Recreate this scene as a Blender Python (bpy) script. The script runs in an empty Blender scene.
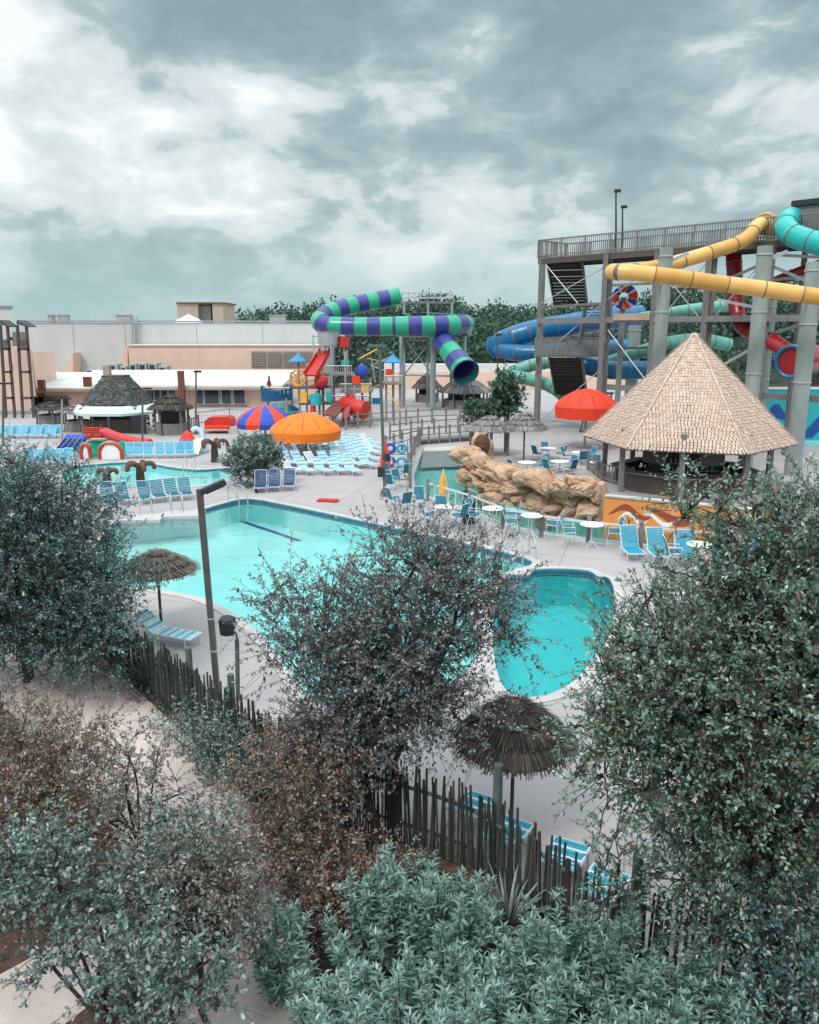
import bpy, math, random
import numpy as np
from mathutils import Vector, Matrix, noise
random.seed(7); rng = np.random.default_rng(7)
R = math.radians
scene = bpy.context.scene
col = scene.collection
# ------------------------------------------------------------------ camera
F = 800.0; CH = 9.0; HZ = 330.0; W_, H_ = 819, 1024
pit = math.atan((512 - HZ) / F); sp, cp = math.sin(pit), math.cos(pit)
cam_d = bpy.data.cameras.new('camera'); cam = bpy.data.objects.new('camera', cam_d); col.objects.link(cam)
cam.location = (0, 0, CH); cam.rotation_euler = (math.pi / 2 - pit, 0, 0)
cam_d.sensor_fit = 'VERTICAL'; cam_d.sensor_height = 24.0; cam_d.lens = 24.0 * F / H_
cam_d.clip_start = 0.1; cam_d.clip_end = 6000
scene.camera = cam
def ray(px, py):
    u = (px - 409.5) / F; v = (512 - py) / F
    return Vector((u, cp + v * sp, -sp + v * cp))
def G(px, py, z=0.0):                 # survey point on the level z
    d = ray(px, py); return Vector((0, 0, CH)) + d * ((z - CH) / d.z)
def A(px, py, D):                     # survey point at the distance D
    d = ray(px, py); return Vector((0, 0, CH)) + d * (D / d.y)
# ------------------------------------------------------------------ objects
ORG = {}
def tag(o, label=None, cat=None, group=None, kind=None):
    if label: o['label'] = label
    if cat: o['category'] = cat
    if group: o['group'] = group
    if kind: o['kind'] = kind
    return o
def thing(name, label, cat, loc=(0, 0, 0), group=None):
    o = bpy.data.objects.new(name, None); o.empty_display_size = .2; col.objects.link(o)
    o.location = loc; ORG[o] = Vector(loc)
    return tag(o, label, cat, group)
KIDS = {}
def link(o, parent, org):
    col.objects.link(o)
    if parent is not None:
        o.parent = parent; KIDS.setdefault(parent, []).append(o)
    ORG[o] = org
    return o
def copy_tree(o, parent=None):
    c = o.copy(); col.objects.link(c)
    if parent is not None:
        c.parent = parent; KIDS.setdefault(parent, []).append(c)
    for k in KIDS.get(o, []): copy_tree(k, c)
    return c
class Placer:                         # first use moves the original, later uses copy it
    def __init__(s, root): s.root = root; s.used = False
    def __call__(s, loc, rz=0, label=None, group=None, sc=1):
        o = s.root if not s.used else copy_tree(s.root)
        s.used = True
        o.location = loc; o.rotation_euler = (0, 0, rz); o.scale = (sc, sc, sc)
        if label: o['label'] = label
        if group: o['group'] = group
        return o
class MB:
    def __init__(s): s.v = []; s.f = []; s.mi = []; s.m = 0
    def add(s, vs, fs):
        n = len(s.v); s.v.extend([tuple(p) for p in vs])
        for f in fs: s.f.append(tuple(i + n for i in f)); s.mi.append(s.m)
    def box(s, c, sz, rz=0, rot=None):
        c = Vector(c); hx, hy, hz = sz[0] / 2, sz[1] / 2, sz[2] / 2
        M = rot if rot is not None else Matrix.Rotation(rz, 3, 'Z')
        P = [c + M @ Vector((x, y, z)) for z in (-hz, hz) for x, y in ((-hx, -hy), (hx, -hy), (hx, hy), (-hx, hy))]
        s.add(P, [(3, 2, 1, 0), (4, 5, 6, 7), (0, 1, 5, 4), (1, 2, 6, 5), (2, 3, 7, 6), (3, 0, 4, 7)]); return s
    def beam(s, p0, p1, w, h):        # rectangular bar between two points
        p0 = Vector(p0); p1 = Vector(p1); d = p1 - p0; L = d.length
        if L < 1e-6: return s
        d.normalize(); up = Vector((0, 0, 1)) if abs(d.z) < .98 else Vector((0, 1, 0))
        x = d.cross(up).normalized(); z = x.cross(d)
        M = Matrix((x, d, z)).transposed()
        return s.box((p0 + p1) / 2, (w, L, h), rot=M)
    def tube(s, pts, r, n=8, cap=True, mats=None):
        pts = [Vector(p) for p in pts]; k = len(pts)
        rs = r if isinstance(r, (list, tuple)) else [r] * k
        t0 = (pts[1] - pts[0]).normalized()
        up = Vector((0, 0, 1)) if abs(t0.z) < .9 else Vector((1, 0, 0))
        x = t0.cross(up).normalized(); base = len(s.v)
        for i, p in enumerate(pts):
            t = (pts[min(i + 1, k - 1)] - pts[max(i - 1, 0)])
            t = t.normalized() if t.length > 1e-9 else t0
            x = (x - t * x.dot(t)); x = x.normalized() if x.length > 1e-6 else t.orthogonal().normalized()
            y = t.cross(x)
            for j in range(n):
                a = 2 * math.pi * j / n
                s.v.append(tuple(p + (x * math.cos(a) + y * math.sin(a)) * rs[i]))
        for i in range(k - 1):
            m = mats(i) if mats else s.m
            for j in range(n):
                a = base + i * n + j; b = base + i * n + (j + 1) % n
                s.f.append((a, b, b + n, a + n)); s.mi.append(m)
        if cap:
            s.f.append(tuple(base + j for j in reversed(range(n)))); s.mi.append(s.m)
            s.f.append(tuple(base + (k - 1) * n + j for j in range(n))); s.mi.append(s.m)
        return s
    def bar(s, p0, p1, r, r1=None, n=8): return s.tube([p0, p1], [r, r if r1 is None else r1], n)
    def lathe(s, prof, n=24, c=(0, 0, 0), a0=0, mats=None, amp=None):
        c = Vector(c); base = len(s.v); k = len(prof)
        for (r, z) in prof:
            for j in range(n):
                a = a0 + 2 * math.pi * j / n; q = 1 if amp is None else amp(j)
                s.v.append((c.x + r * q * math.cos(a), c.y + r * q * math.sin(a), c.z + z))
        for i in range(k - 1):
            for j in range(n):
                a = base + i * n + j; b = base + i * n + (j + 1) % n
                s.f.append((a, b, b + n, a + n)); s.mi.append(mats(i, j) if mats else s.m)
        return s
    def disc(s, r, c, n=24):
        c = Vector(c); s.add([(c.x + r * math.cos(2 * math.pi * j / n), c.y + r * math.sin(2 * math.pi * j / n), c.z) for j in range(n)], [tuple(range(n))]); return s
    def prism(s, pts, off):           # planar polygon pushed along off
        pts = [Vector(p) for p in pts]; off = Vector(off); n = len(pts)
        s.add(pts + [p + off for p in pts], [tuple(range(n)), tuple(range(2 * n - 1, n - 1, -1))] + [(i, i + n, (i + 1) % n + n, (i + 1) % n) for i in range(n)]); return s
    def sphere(s, c, r, n=12, k=7, sc=(1, 1, 1)):
        c = Vector(c); base = len(s.v)
        for i in range(k + 1):
            th = math.pi * i / k
            for j in range(n):
                a = 2 * math.pi * j / n
                s.v.append((c.x + r * sc[0] * math.sin(th) * math.cos(a), c.y + r * sc[1] * math.sin(th) * math.sin(a), c.z + r * sc[2] * math.cos(th)))
        for i in range(k):
            for j in range(n):
                a = base + i * n + j; b = base + i * n + (j + 1) % n
                s.f.append((a, a + n, b + n, b)); s.mi.append(s.m)
        return s
    def build(s, name, mats, parent=None, smooth=False, loc=None, bevel=0, fix=True):
        if not isinstance(mats, (list, tuple)): mats = [mats]
        org = ORG[parent] if parent is not None else (Vector(loc) if loc is not None else Vector((0, 0, 0)))
        me = bpy.data.meshes.new(name)
        me.from_pydata([(p[0] - org.x, p[1] - org.y, p[2] - org.z) for p in s.v], [], s.f)
        for m in mats: me.materials.append(m)
        me.polygons.foreach_set('material_index', s.mi)
        if fix:
            import bmesh
            bm = bmesh.new(); bm.from_mesh(me); bmesh.ops.recalc_face_normals(bm, faces=bm.faces); bm.to_mesh(me); bm.free()
        if smooth:
            me.polygons.foreach_set('use_smooth', [True] * len(me.polygons))
            try: me.set_sharp_from_angle(angle=R(45))
            except Exception: pass
        me.update()
        o = bpy.data.objects.new(name, me)
        link(o, parent, org)
        if parent is None: o.location = org
        if bevel:
            b = o.modifiers.new('bevel', 'BEVEL'); b.width = bevel; b.segments = 2; b.limit_method = 'ANGLE'
        return o
def spline(pts, n=8):                 # Catmull-Rom through the points
    P = [Vector(p) for p in pts]; out = []
    for i in range(len(P) - 1):
        p0 = P[max(i - 1, 0)]; p1 = P[i]; p2 = P[i + 1]; p3 = P[min(i + 2, len(P) - 1)]
        for k in range(n):
            t = k / n
            out.append(.5 * ((2 * p1) + (p2 - p0) * t + (2 * p0 - 5 * p1 + 4 * p2 - p3) * t * t + (3 * p1 - p0 - 3 * p2 + p3) * t ** 3))
    out.append(P[-1]); return out
def closed_spline(pts, n=6):
    P = [Vector(p) for p in pts]; N = len(P); out = []
    for i in range(N):
        p0, p1, p2, p3 = P[i - 1], P[i], P[(i + 1) % N], P[(i + 2) % N]
        for k in range(n):
            t = k / n
            out.append(.5 * ((2 * p1) + (p2 - p0) * t + (2 * p0 - 5 * p1 + 4 * p2 - p3) * t * t + (3 * p1 - p0 - 3 * p2 + p3) * t ** 3))
    return out
# ------------------------------------------------------------------ materials
def nodes(name):
    m = bpy.data.materials.new(name); m.use_nodes = True
    return m, m.node_tree.nodes, m.node_tree.links, m.node_tree.nodes['Principled BSDF']
def mat(name, c, rough=.7, var=.18, scale=2.0, bump=0, spec=.5, metal=0, grime=0.0, stretch=None, fine=0.0):
    m, N, L, b = nodes(name)
    b.inputs['Roughness'].default_value = rough; b.inputs['Metallic'].default_value = metal
    b.inputs['Specular IOR Level'].default_value = spec
    g = N.new('ShaderNodeNewGeometry'); src = g.outputs['Position']
    if stretch:
        mp = N.new('ShaderNodeMapping'); mp.inputs['Scale'].default_value = stretch
        L.new(src, mp.inputs['Vector']); src = mp.outputs['Vector']
    n = N.new('ShaderNodeTexNoise'); n.inputs['Scale'].default_value = scale; n.inputs['Detail'].default_value = 7; n.inputs['Roughness'].default_value = .62
    L.new(src, n.inputs['Vector'])
    r = N.new('ShaderNodeValToRGB'); e = r.color_ramp.elements
    e[0].position = .28; e[1].position = .72
    e[0].color = tuple(x * (1 - var) for x in c) + (1,); e[1].color = tuple(min(1, x * (1 + var)) for x in c) + (1,)
    L.new(n.outputs['Fac'], r.inputs['Fac']); out = r.outputs['Color']
    if grime:
        n2 = N.new('ShaderNodeTexNoise'); n2.inputs['Scale'].default_value = scale * .23; n2.inputs['Detail'].default_value = 9; n2.inputs['Roughness'].default_value = .7
        L.new(g.outputs['Position'], n2.inputs['Vector'])
        mr = N.new('ShaderNodeMapRange'); mr.inputs[1].default_value = .48; mr.inputs[2].default_value = .75; mr.inputs[3].default_value = 0; mr.inputs[4].default_value = grime
        L.new(n2.outputs['Fac'], mr.inputs[0])
        mx = N.new('ShaderNodeMix'); mx.data_type = 'RGBA'
        L.new(mr.outputs[0], mx.inputs[0]); L.new(out, mx.inputs[6]); mx.inputs[7].default_value = (c[0] * .45, c[1] * .42, c[2] * .38, 1)
        out = mx.outputs[2]
    L.new(out, b.inputs['Base Color'])
    if bump:
        n3 = N.new('ShaderNodeTexNoise'); n3.inputs['Scale'].default_value = fine or scale * 6; n3.inputs['Detail'].default_value = 5
        L.new(src, n3.inputs['Vector'])
        bp = N.new('ShaderNodeBump'); bp.inputs['Strength'].default_value = bump; bp.inputs['Distance'].default_value = .05
        L.new(n3.outputs['Fac'], bp.inputs['Height']); L.new(bp.outputs['Normal'], b.inputs['Normal'])
    return m
def leafmat(name, rough=.42, trans=.25, spec=.5):    # colour stored per leaf; some palettes carry painted highlights
    m, N, L, b = nodes(name)
    a = N.new('ShaderNodeAttribute'); a.attribute_name = 'leaf_colour'
    L.new(a.outputs['Color'], b.inputs['Base Color'])
    b.inputs['Roughness'].default_value = rough; b.inputs['Specular IOR Level'].default_value = spec
    t = N.new('ShaderNodeBsdfTranslucent'); L.new(a.outputs['Color'], t.inputs['Color'])
    mx = N.new('ShaderNodeMixShader'); mx.inputs[0].default_value = trans
    L.new(b.outputs[0], mx.inputs[1]); L.new(t.outputs[0], mx.inputs[2])
    L.new(mx.outputs[0], N['Material Output'].inputs['Surface'])
    return m
def wood(name, c, rough=.85, var=.35): return mat(name, c, rough, var, 3.0, .35, .25, grime=.35, stretch=(6, 6, .7))
def water(name, tint, ripple=.02, scale=2.0):
    m, N, L, b = nodes(name); N.remove(b)
    t = N.new('ShaderNodeBsdfTransparent'); t.inputs['Color'].default_value = tint + (1,)
    gl = N.new('ShaderNodeBsdfGlossy'); gl.inputs['Roughness'].default_value = .02
    fr = N.new('ShaderNodeFresnel'); fr.inputs['IOR'].default_value = 1.62
    g = N.new('ShaderNodeNewGeometry')
    n = N.new('ShaderNodeTexNoise'); n.inputs['Scale'].default_value = scale; n.inputs['Detail'].default_value = 3
    L.new(g.outputs['Position'], n.inputs['Vector'])
    bp = N.new('ShaderNodeBump'); bp.inputs['Strength'].default_value = 1.0; bp.inputs['Distance'].default_value = ripple
    L.new(n.outputs['Fac'], bp.inputs['Height'])
    L.new(bp.outputs['Normal'], gl.inputs['Normal']); L.new(bp.outputs['Normal'], fr.inputs['Normal'])
    mx = N.new('ShaderNodeMixShader')
    L.new(fr.outputs[0], mx.inputs[0]); L.new(t.outputs[0], mx.inputs[1]); L.new(gl.outputs[0], mx.inputs[2])
    L.new(mx.outputs[0], N['Material Output'].inputs['Surface'])
    return m
def deckmat(name, c):                 # cast slabs with saw-cut joints, patched tones and damp stains
    m, N, L, b = nodes(name); b.inputs['Roughness'].default_value = .75; b.inputs['Specular IOR Level'].default_value = .35
    g = N.new('ShaderNodeNewGeometry'); mp = N.new('ShaderNodeMapping'); mp.inputs['Rotation'].default_value = (0, 0, R(17)); L.new(g.outputs['Position'], mp.inputs['Vector'])
    br = N.new('ShaderNodeTexBrick'); br.offset = .0; br.inputs['Scale'].default_value = 1.0; br.inputs['Brick Width'].default_value = 3.2; br.inputs['Row Height'].default_value = 3.2; br.inputs['Mortar Size'].default_value = .022; br.inputs['Mortar Smooth'].default_value = .2
    br.inputs['Color1'].default_value = tuple(x * 1.05 for x in c) + (1,); br.inputs['Color2'].default_value = tuple(x * .95 for x in c) + (1,); br.inputs['Mortar'].default_value = tuple(x * .62 for x in c) + (1,)
    L.new(mp.outputs[0], br.inputs['Vector']); out = br.outputs['Color']
    for sc_, lo, hi, k in ((.35, .45, .7, .16), (.09, .5, .68, .14), (1.7, .55, .75, .20), (9.0, .3, .8, .12)):
        n = N.new('ShaderNodeTexNoise'); n.inputs['Scale'].default_value = sc_; n.inputs['Detail'].default_value = 8; n.inputs['Roughness'].default_value = .65; L.new(g.outputs['Position'], n.inputs['Vector'])
        mr = N.new('ShaderNodeMapRange'); L.new(n.outputs['Fac'], mr.inputs[0]); mr.inputs[1].default_value = lo; mr.inputs[2].default_value = hi; mr.inputs[3].default_value = 0; mr.inputs[4].default_value = k
        mx = N.new('ShaderNodeMix'); mx.data_type = 'RGBA'; L.new(mr.outputs[0], mx.inputs[0]); L.new(out, mx.inputs[6]); mx.inputs[7].default_value = (c[0] * .42, c[1] * .42, c[2] * .42, 1); out = mx.outputs[2]
    L.new(out, b.inputs['Base Color']); return m
X = {}
X['deck'] = deckmat('deck_concrete', (.385, .352, .36))
X['soil'] = mat('mulch_soil', (.115, .075, .06), .95, .5, 5, .8, .1, grime=.4)
X['path'] = mat('path_concrete', (.52, .44, .42), .9, .16, 1.1, .3, .2, grime=.25, fine=25)
X['coping'] = mat('pool_coping', (.46, .43, .43), .75, .12, 2, .1, .3, grime=.2)
X['tile'] = mat('pool_tile_blue', (.03, .16, .24), .3, .25, 3)
X['basin'] = mat('pool_plaster', (.46, .86, .84), .8, .12, .35)
X['basin_deep'] = mat('pool_plaster_deep', (.05, .66, .68), .8, .06, .35)
X['basin_pale'] = mat('pool_plaster_pale', (.22, .62, .60), .8, .08, .5)
X['line'] = mat('lane_line_blue', (.01, .05, .22), .6, .1)
X['white'] = mat('white_paint', (.78, .79, .80), .5, .06, 2, grime=.15)
X['frame'] = mat('white_frame', (.60, .62, .64), .4, .05, 3)
X['blue'] = mat('blue_sling', (.018, .165, .25), .6, .14, 6)
X['blue2'] = mat('bright_blue_sling', (.015, .30, .44), .6, .14, 6)
X['navy'] = mat('navy_sling', (.015, .07, .18), .6, .14, 6)
X['pale'] = mat('pale_blue_strap', (.50, .68, .76), .55, .12, 4)
X['aqua'] = mat('aqua_sling', (.06, .40, .58), .55, .14, 4)
X['greywood'] = wood('weathered_wood', (.205, .20, .195))
X['darkwood'] = wood('dark_wood', (.10, .085, .075))
X['bamboo'] = wood('dark_bamboo', (.040, .046, .043))
X['bamboo2'] = wood('teal_grey_post', (.10, .13, .12))
X['trim'] = mat('black_metal', (.02, .022, .025), .5, .2)
X['bronze'] = mat('bronze_metal', (.085, .085, .08), .5, .2, 3)
X['conc'] = mat('column_concrete', (.27, .315, .305), .8, .22, 1.2, .2, .3, grime=.35, stretch=(1, 1, .35))
X['steel'] = mat('galvanised_steel', (.42, .45, .46), .5, .15, 2, metal=.3)
X['red'] = mat('red_paint', (.52, .03, .022), .45, .12, 2, grime=.15)
X['redf'] = mat('red_fabric', (.75, .045, .015), .7, .12, 1.5)
X['orange'] = mat('orange_fabric', (.85, .18, .008), .7, .12, 1.5)
X['bluef'] = mat('blue_fabric', (.02, .07, .42), .7, .12, 1.5)
X['yellow'] = mat('yellow_paint', (.80, .45, .06), .5, .12, 2)
X['ytube'] = mat('yellow_fibreglass', (.74, .43, .13), .32, .12, 1.2, grime=.34)
X['ytube2'] = mat('ochre_fibreglass', (.60, .32, .075), .4, .12, 1.2, grime=.2)
X['teal'] = mat('teal_fibreglass', (.015, .42, .40), .3, .12, 1.2, grime=.34)
X['green'] = mat('green_fibreglass', (.02, .36, .22), .3, .12, 1.0, grime=.34)
X['mint'] = mat('faded_mint_fibreglass', (.13, .38, .31), .5, .15, 1.0, grime=.25)
X['purple'] = mat('purple_fibreglass', (.04, .05, .25), .3, .12, 1.0, grime=.34)
X['btube'] = mat('blue_fibreglass', (.006, .13, .30), .3, .12, 1.0, grime=.34)
X['rtube'] = mat('red_fibreglass', (.30, .012, .018), .3, .15, 1.0, grime=.34)
X['thatch_d'] = mat('dark_thatch', (.055, .047, .043), .95, .5, 7, .6, .15, stretch=(1, 1, .4))
X['thatch_b'] = mat('brown_thatch', (.16, .13, .105), .95, .5, 7, .6, .15, stretch=(1, 1, .4))
X['thatch_g'] = mat('grey_thatch', (.20, .19, .18), .95, .45, 4, .6, .15, stretch=(1, 1, .4))
X['shingle_g'] = mat('grey_shingle', (.085, .09, .09), .9, .4, 2.5, .5, .2)
X['rock'] = mat('tan_rock', (.48, .31, .215), .9, .34, 1.3, .9, .2, grime=.55, fine=5)
X['peach'] = mat('peach_stucco', (.72, .515, .425), .9, .08, .5, .1, .2, grime=.16, stretch=(1, 1, .3))
X['offwhite'] = mat('offwhite_cladding', (.54, .54, .53), .8, .07, .35, .05, .3, grime=.2, stretch=(1, 1, .25))
X['roofwhite'] = mat('white_membrane_roof', (.62, .63, .63), .7, .07, .5, grime=.1)
X['tan'] = mat('tan_block', (.40, .31, .25), .9, .12, 1, grime=.2)
X['brown'] = mat('brown_panel', (.16, .05, .035), .8, .15, 2)
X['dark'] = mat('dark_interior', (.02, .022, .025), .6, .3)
X['grey'] = mat('grey_metal', (.30, .31, .32), .6, .15, 2, grime=.2)
X['bark'] = mat('bark', (.075, .06, .052), .95, .4, 9, .8, .1, stretch=(1, 1, .3))
X['cyanwall'] = mat('turquoise_wall', (.03, .47, .52), .6, .08, .7, grime=.1)
X['muralo'] = mat('orange_mural', (.75, .25, .06), .6, .1, 1, grime=.12)
X['muralr'] = mat('rust_mural', (.33, .05, .02), .6, .1, 1)
X['awning'] = mat('pale_awning', (.52, .60, .62), .7, .1, 1, grime=.15)
X['hill'] = mat('forest_floor', (.03, .045, .03), 1, .4, .2)
X['glass'] = mat('dark_glass', (.02, .035, .04), .08, .3, .5, spec=.8)
X['navyp'] = mat('wave_blue_paint', (.015, .09, .33), .6, .1)
X['seam'] = mat('bolted_seam', (.17, .13, .10), .6, .2, 4)
X['brick'] = mat('earth_bank', (.40, .26, .19), .95, .25, .6, .3)
# ------------------------------------------------------------------ light and sky
SUN_EL, SUN_AZ = R(52), R(215)        # azimuth from +Y clockwise: behind and to the left of the camera
w = bpy.data.worlds.new('World'); scene.world = w; w.use_nodes = True
N, L = w.node_tree.nodes, w.node_tree.links
bg = N['Background']; bg.inputs['Strength'].default_value = .1
sky = N.new('ShaderNodeTexSky'); sky.sky_type = 'NISHITA'; sky.sun_disc = False
sky.sun_elevation = SUN_EL; sky.sun_rotation = SUN_AZ; sky.air_density = 1.2; sky.dust_density = 2.0
tc = N.new('ShaderNodeTexCoord'); gen = tc.outputs['Generated']
def mth(op, a, b=None, c=None, clamp=False):
    n = N.new('ShaderNodeMath'); n.operation = op; n.use_clamp = clamp
    for i, q in enumerate((a, b, c)):
        if q is None: continue
        if isinstance(q, (int, float)): n.inputs[i].default_value = q
        else: L.new(q, n.inputs[i])
    return n.outputs[0]
nrm = N.new('ShaderNodeVectorMath'); nrm.operation = 'NORMALIZE'; L.new(gen, nrm.inputs[0]); dirv = nrm.outputs[0]
sx = N.new('ShaderNodeSeparateXYZ'); L.new(dirv, sx.inputs[0])
def cloudnoise(scale, detail, rough, dist, off, zs=1.9):
    mp = N.new('ShaderNodeMapping'); mp.inputs['Location'].default_value = off; mp.inputs['Scale'].default_value = (1, 1, zs); L.new(dirv, mp.inputs['Vector'])
    n = N.new('ShaderNodeTexNoise'); n.inputs['Scale'].default_value = scale; n.inputs['Detail'].default_value = detail
    n.inputs['Roughness'].default_value = rough; n.inputs['Distortion'].default_value = dist
    L.new(mp.outputs[0], n.inputs['Vector']); return n.outputs['Fac']
n1 = cloudnoise(3.4, 10, .52, .2, (3.1, 1.7, 0)); n2 = cloudnoise(9.5, 9, .56, .3, (7.3, .4, 0)); n3 = cloudnoise(1.6, 3, .5, 0, (1.3, 9.2, 0), 2.6)
f = mth('ADD', mth('ADD', mth('MULTIPLY', n1, .85), mth('SUBTRACT', mth('MULTIPLY', n2, .85), .15)), mth('MULTIPLY', n3, .25))   # mean about .775
for px, py, rad, amp in [(45, 75, .16, .22), (215, 130, .13, .16), (330, 165, .17, .15), (470, 215, .22, .13), (170, 225, .2, .10), (720, 110, .28, .05), (60, 190, .16, .05),
                         (110, 140, .15, -.17), (590, 40, .42, -.23), (260, 45, .26, -.17), (400, 140, .07, -.06), (150, 275, .2, -.07), (800, 0, .3, -.05), (700, 190, .3, .03)]:
    d = ray(px, py).normalized()
    dn = N.new('ShaderNodeVectorMath'); dn.operation = 'DISTANCE'; L.new(dirv, dn.inputs[0]); dn.inputs[1].default_value = d
    mr = N.new('ShaderNodeMapRange'); mr.interpolation_type = 'SMOOTHSTEP'
    L.new(dn.outputs['Value'], mr.inputs[0]); mr.inputs[1].default_value = 0; mr.inputs[2].default_value = rad * 1.25; mr.inputs[3].default_value = amp * 1.25; mr.inputs[4].default_value = 0
    f = mth('ADD', f, mr.outputs[0])
cr = N.new('ShaderNodeValToRGB'); e = cr.color_ramp.elements
e[0].position = .52; e[0].color = (.245, .345, .37, 1); e[1].position = 1.04; e[1].color = (.92, .955, .955, 1)
for p, c in ((.68, (.32, .435, .46, 1)), (.77, (.44, .55, .57, 1)), (.82, (.61, .695, .705, 1)), (.92, (.75, .81, .82, 1))):
    q = e.new(p); q.color = c
L.new(f, cr.inputs['Fac'])
hz = N.new('ShaderNodeMapRange'); L.new(sx.outputs['Z'], hz.inputs[0]); hz.inputs[1].default_value = .015; hz.inputs[2].default_value = .13; hz.inputs[3].default_value = .85; hz.inputs[4].default_value = 0
mh = N.new('ShaderNodeMix'); mh.data_type = 'RGBA'; L.new(hz.outputs[0], mh.inputs[0]); L.new(cr.outputs[0], mh.inputs[6]); mh.inputs[7].default_value = (.40, .58, .61, 1)
zen = N.new('ShaderNodeMapRange'); L.new(sx.outputs['Z'], zen.inputs[0]); zen.inputs[1].default_value = .36; zen.inputs[2].default_value = .8; zen.inputs[3].default_value = 9.0; zen.inputs[4].default_value = 27.0   # an overcast sky is brightest overhead
sc = N.new('ShaderNodeVectorMath'); sc.operation = 'SCALE'; L.new(mh.outputs[2], sc.inputs[0]); L.new(zen.outputs[0], sc.inputs['Scale'])
mx = N.new('ShaderNodeMix'); mx.data_type = 'RGBA'; mx.inputs[0].default_value = .92
L.new(sky.outputs[0], mx.inputs[6]); L.new(sc.outputs[0], mx.inputs[7]); L.new(mx.outputs[2], bg.inputs['Color'])
sd = bpy.data.lights.new('sun', 'SUN'); sd.energy = 1.5; sd.angle = R(14); sd.color = (1, .95, .9)
sun = bpy.data.objects.new('sun', sd); col.objects.link(sun)
sv = Vector((math.sin(SUN_AZ) * math.cos(SUN_EL), math.cos(SUN_AZ) * math.cos(SUN_EL), math.sin(SUN_EL)))
sun.rotation_euler = sv.to_track_quat('Z', 'Y').to_euler()
scene.view_settings.view_transform = 'Standard'; scene.view_settings.look = 'None'; scene.view_settings.exposure = 0.28
# ------------------------------------------------------------------ ground, deck, pools
import bmesh
def gpoly(pts): return [G(x, y) for x, y in pts]
fence_px = [(60, 575), (118, 622), (150, 643), (185, 663), (221, 687), (262, 712), (300, 735), (345, 752), (385, 762), (430, 775), (470, 789), (526, 822), (566, 849), (600, 866), (640, 882), (700, 905), (780, 935), (900, 985)]
fence_pts = [G(x, y, 1.5) for x, y in fence_px]
for p in fence_pts: p.z = 0
main_px = [(100, 540), (120, 521), (152, 515.5), (193, 512), (222, 504), (250, 499), (300, 508), (380, 525), (480, 547), (533, 562), (505, 574), (470, 600), (478, 640), (470, 668), (430, 700), (375, 715), (320, 706), (292, 676), (270, 645), (240, 618), (203, 599), (160, 590), (118, 583), (85, 565)]
main = closed_spline(gpoly(main_px), 3)
right_px = [(503, 580), (512, 575), (528, 576), (535, 570), (560, 569), (588, 571), (598, 577), (608, 578), (614, 592), (612, 625), (592, 662), (562, 690), (522, 698), (500, 682), (493, 640), (496, 600)]
right = closed_spline(gpoly(right_px), 3)
kids = closed_spline(gpoly([(62, 476), (72, 467.5), (100, 464), (128, 462.5), (152, 464), (172, 467.5), (200, 470), (224, 468.5), (238, 472), (228, 480), (186, 487), (150, 485), (110, 488), (78, 487)]), 4)
river = [Vector(p) for p in gpoly([(424, 447), (419, 460), (414, 475), (416, 490), (440, 502), (462, 509), (503, 526), (541, 534), (600, 542), (660, 548), (740, 555), (860, 566), (860, 549), (700, 531), (620, 526), (584, 521), (552, 517), (506, 505), (468, 487), (463, 470), (466, 455), (462, 446)])]
far_pool = gpoly([(744, 424), (900, 424), (900, 446), (744, 446)])
def sheet(name, outer, holes, z, m, kind='structure'):
    bm = bmesh.new(); edges = []
    for lp in [outer] + holes:
        vs = [bm.verts.new((p[0], p[1], z)) for p in lp]
        for i in range(len(vs)): edges.append(bm.edges.new((vs[i], vs[(i + 1) % len(vs)])))
    bmesh.ops.triangle_fill(bm, use_beauty=True, edges=edges)
    for f in bm.faces:
        if f.normal.z < 0: f.normal_flip()
    me = bpy.data.meshes.new(name); bm.to_mesh(me); bm.free(); me.materials.append(m)
    o = bpy.data.objects.new(name, me); col.objects.link(o); tag(o, kind=kind); return o
def area(P): return sum(P[i].x * P[(i + 1) % len(P)].y - P[(i + 1) % len(P)].x * P[i].y for i in range(len(P))) / 2
def offset(P, d):
    s = 1 if area(P) > 0 else -1; out = []
    for i in range(len(P)):
        t = (P[(i + 1) % len(P)] - P[i - 1]); t.z = 0; t.normalize()
        out.append(P[i] + Vector((t.y, -t.x, 0)) * d * s)
    return out
pools = [main, right, kids, river, far_pool]
sheet('ground', [Vector((-2500, -60, 0)), Vector((2500, -60, 0)), Vector((2500, 4000, 0)), Vector((-2500, 4000, 0))], pools, -.03, X['soil'])
deck_outer = [p.copy() for p in fence_pts] + [Vector((60, 6, 0)), Vector((90, 128, 0)), Vector((-95, 128, 0)), Vector((-60, 24, 0))]
sheet('pool_deck', deck_outer, pools, 0.0, X['deck'])
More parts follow.
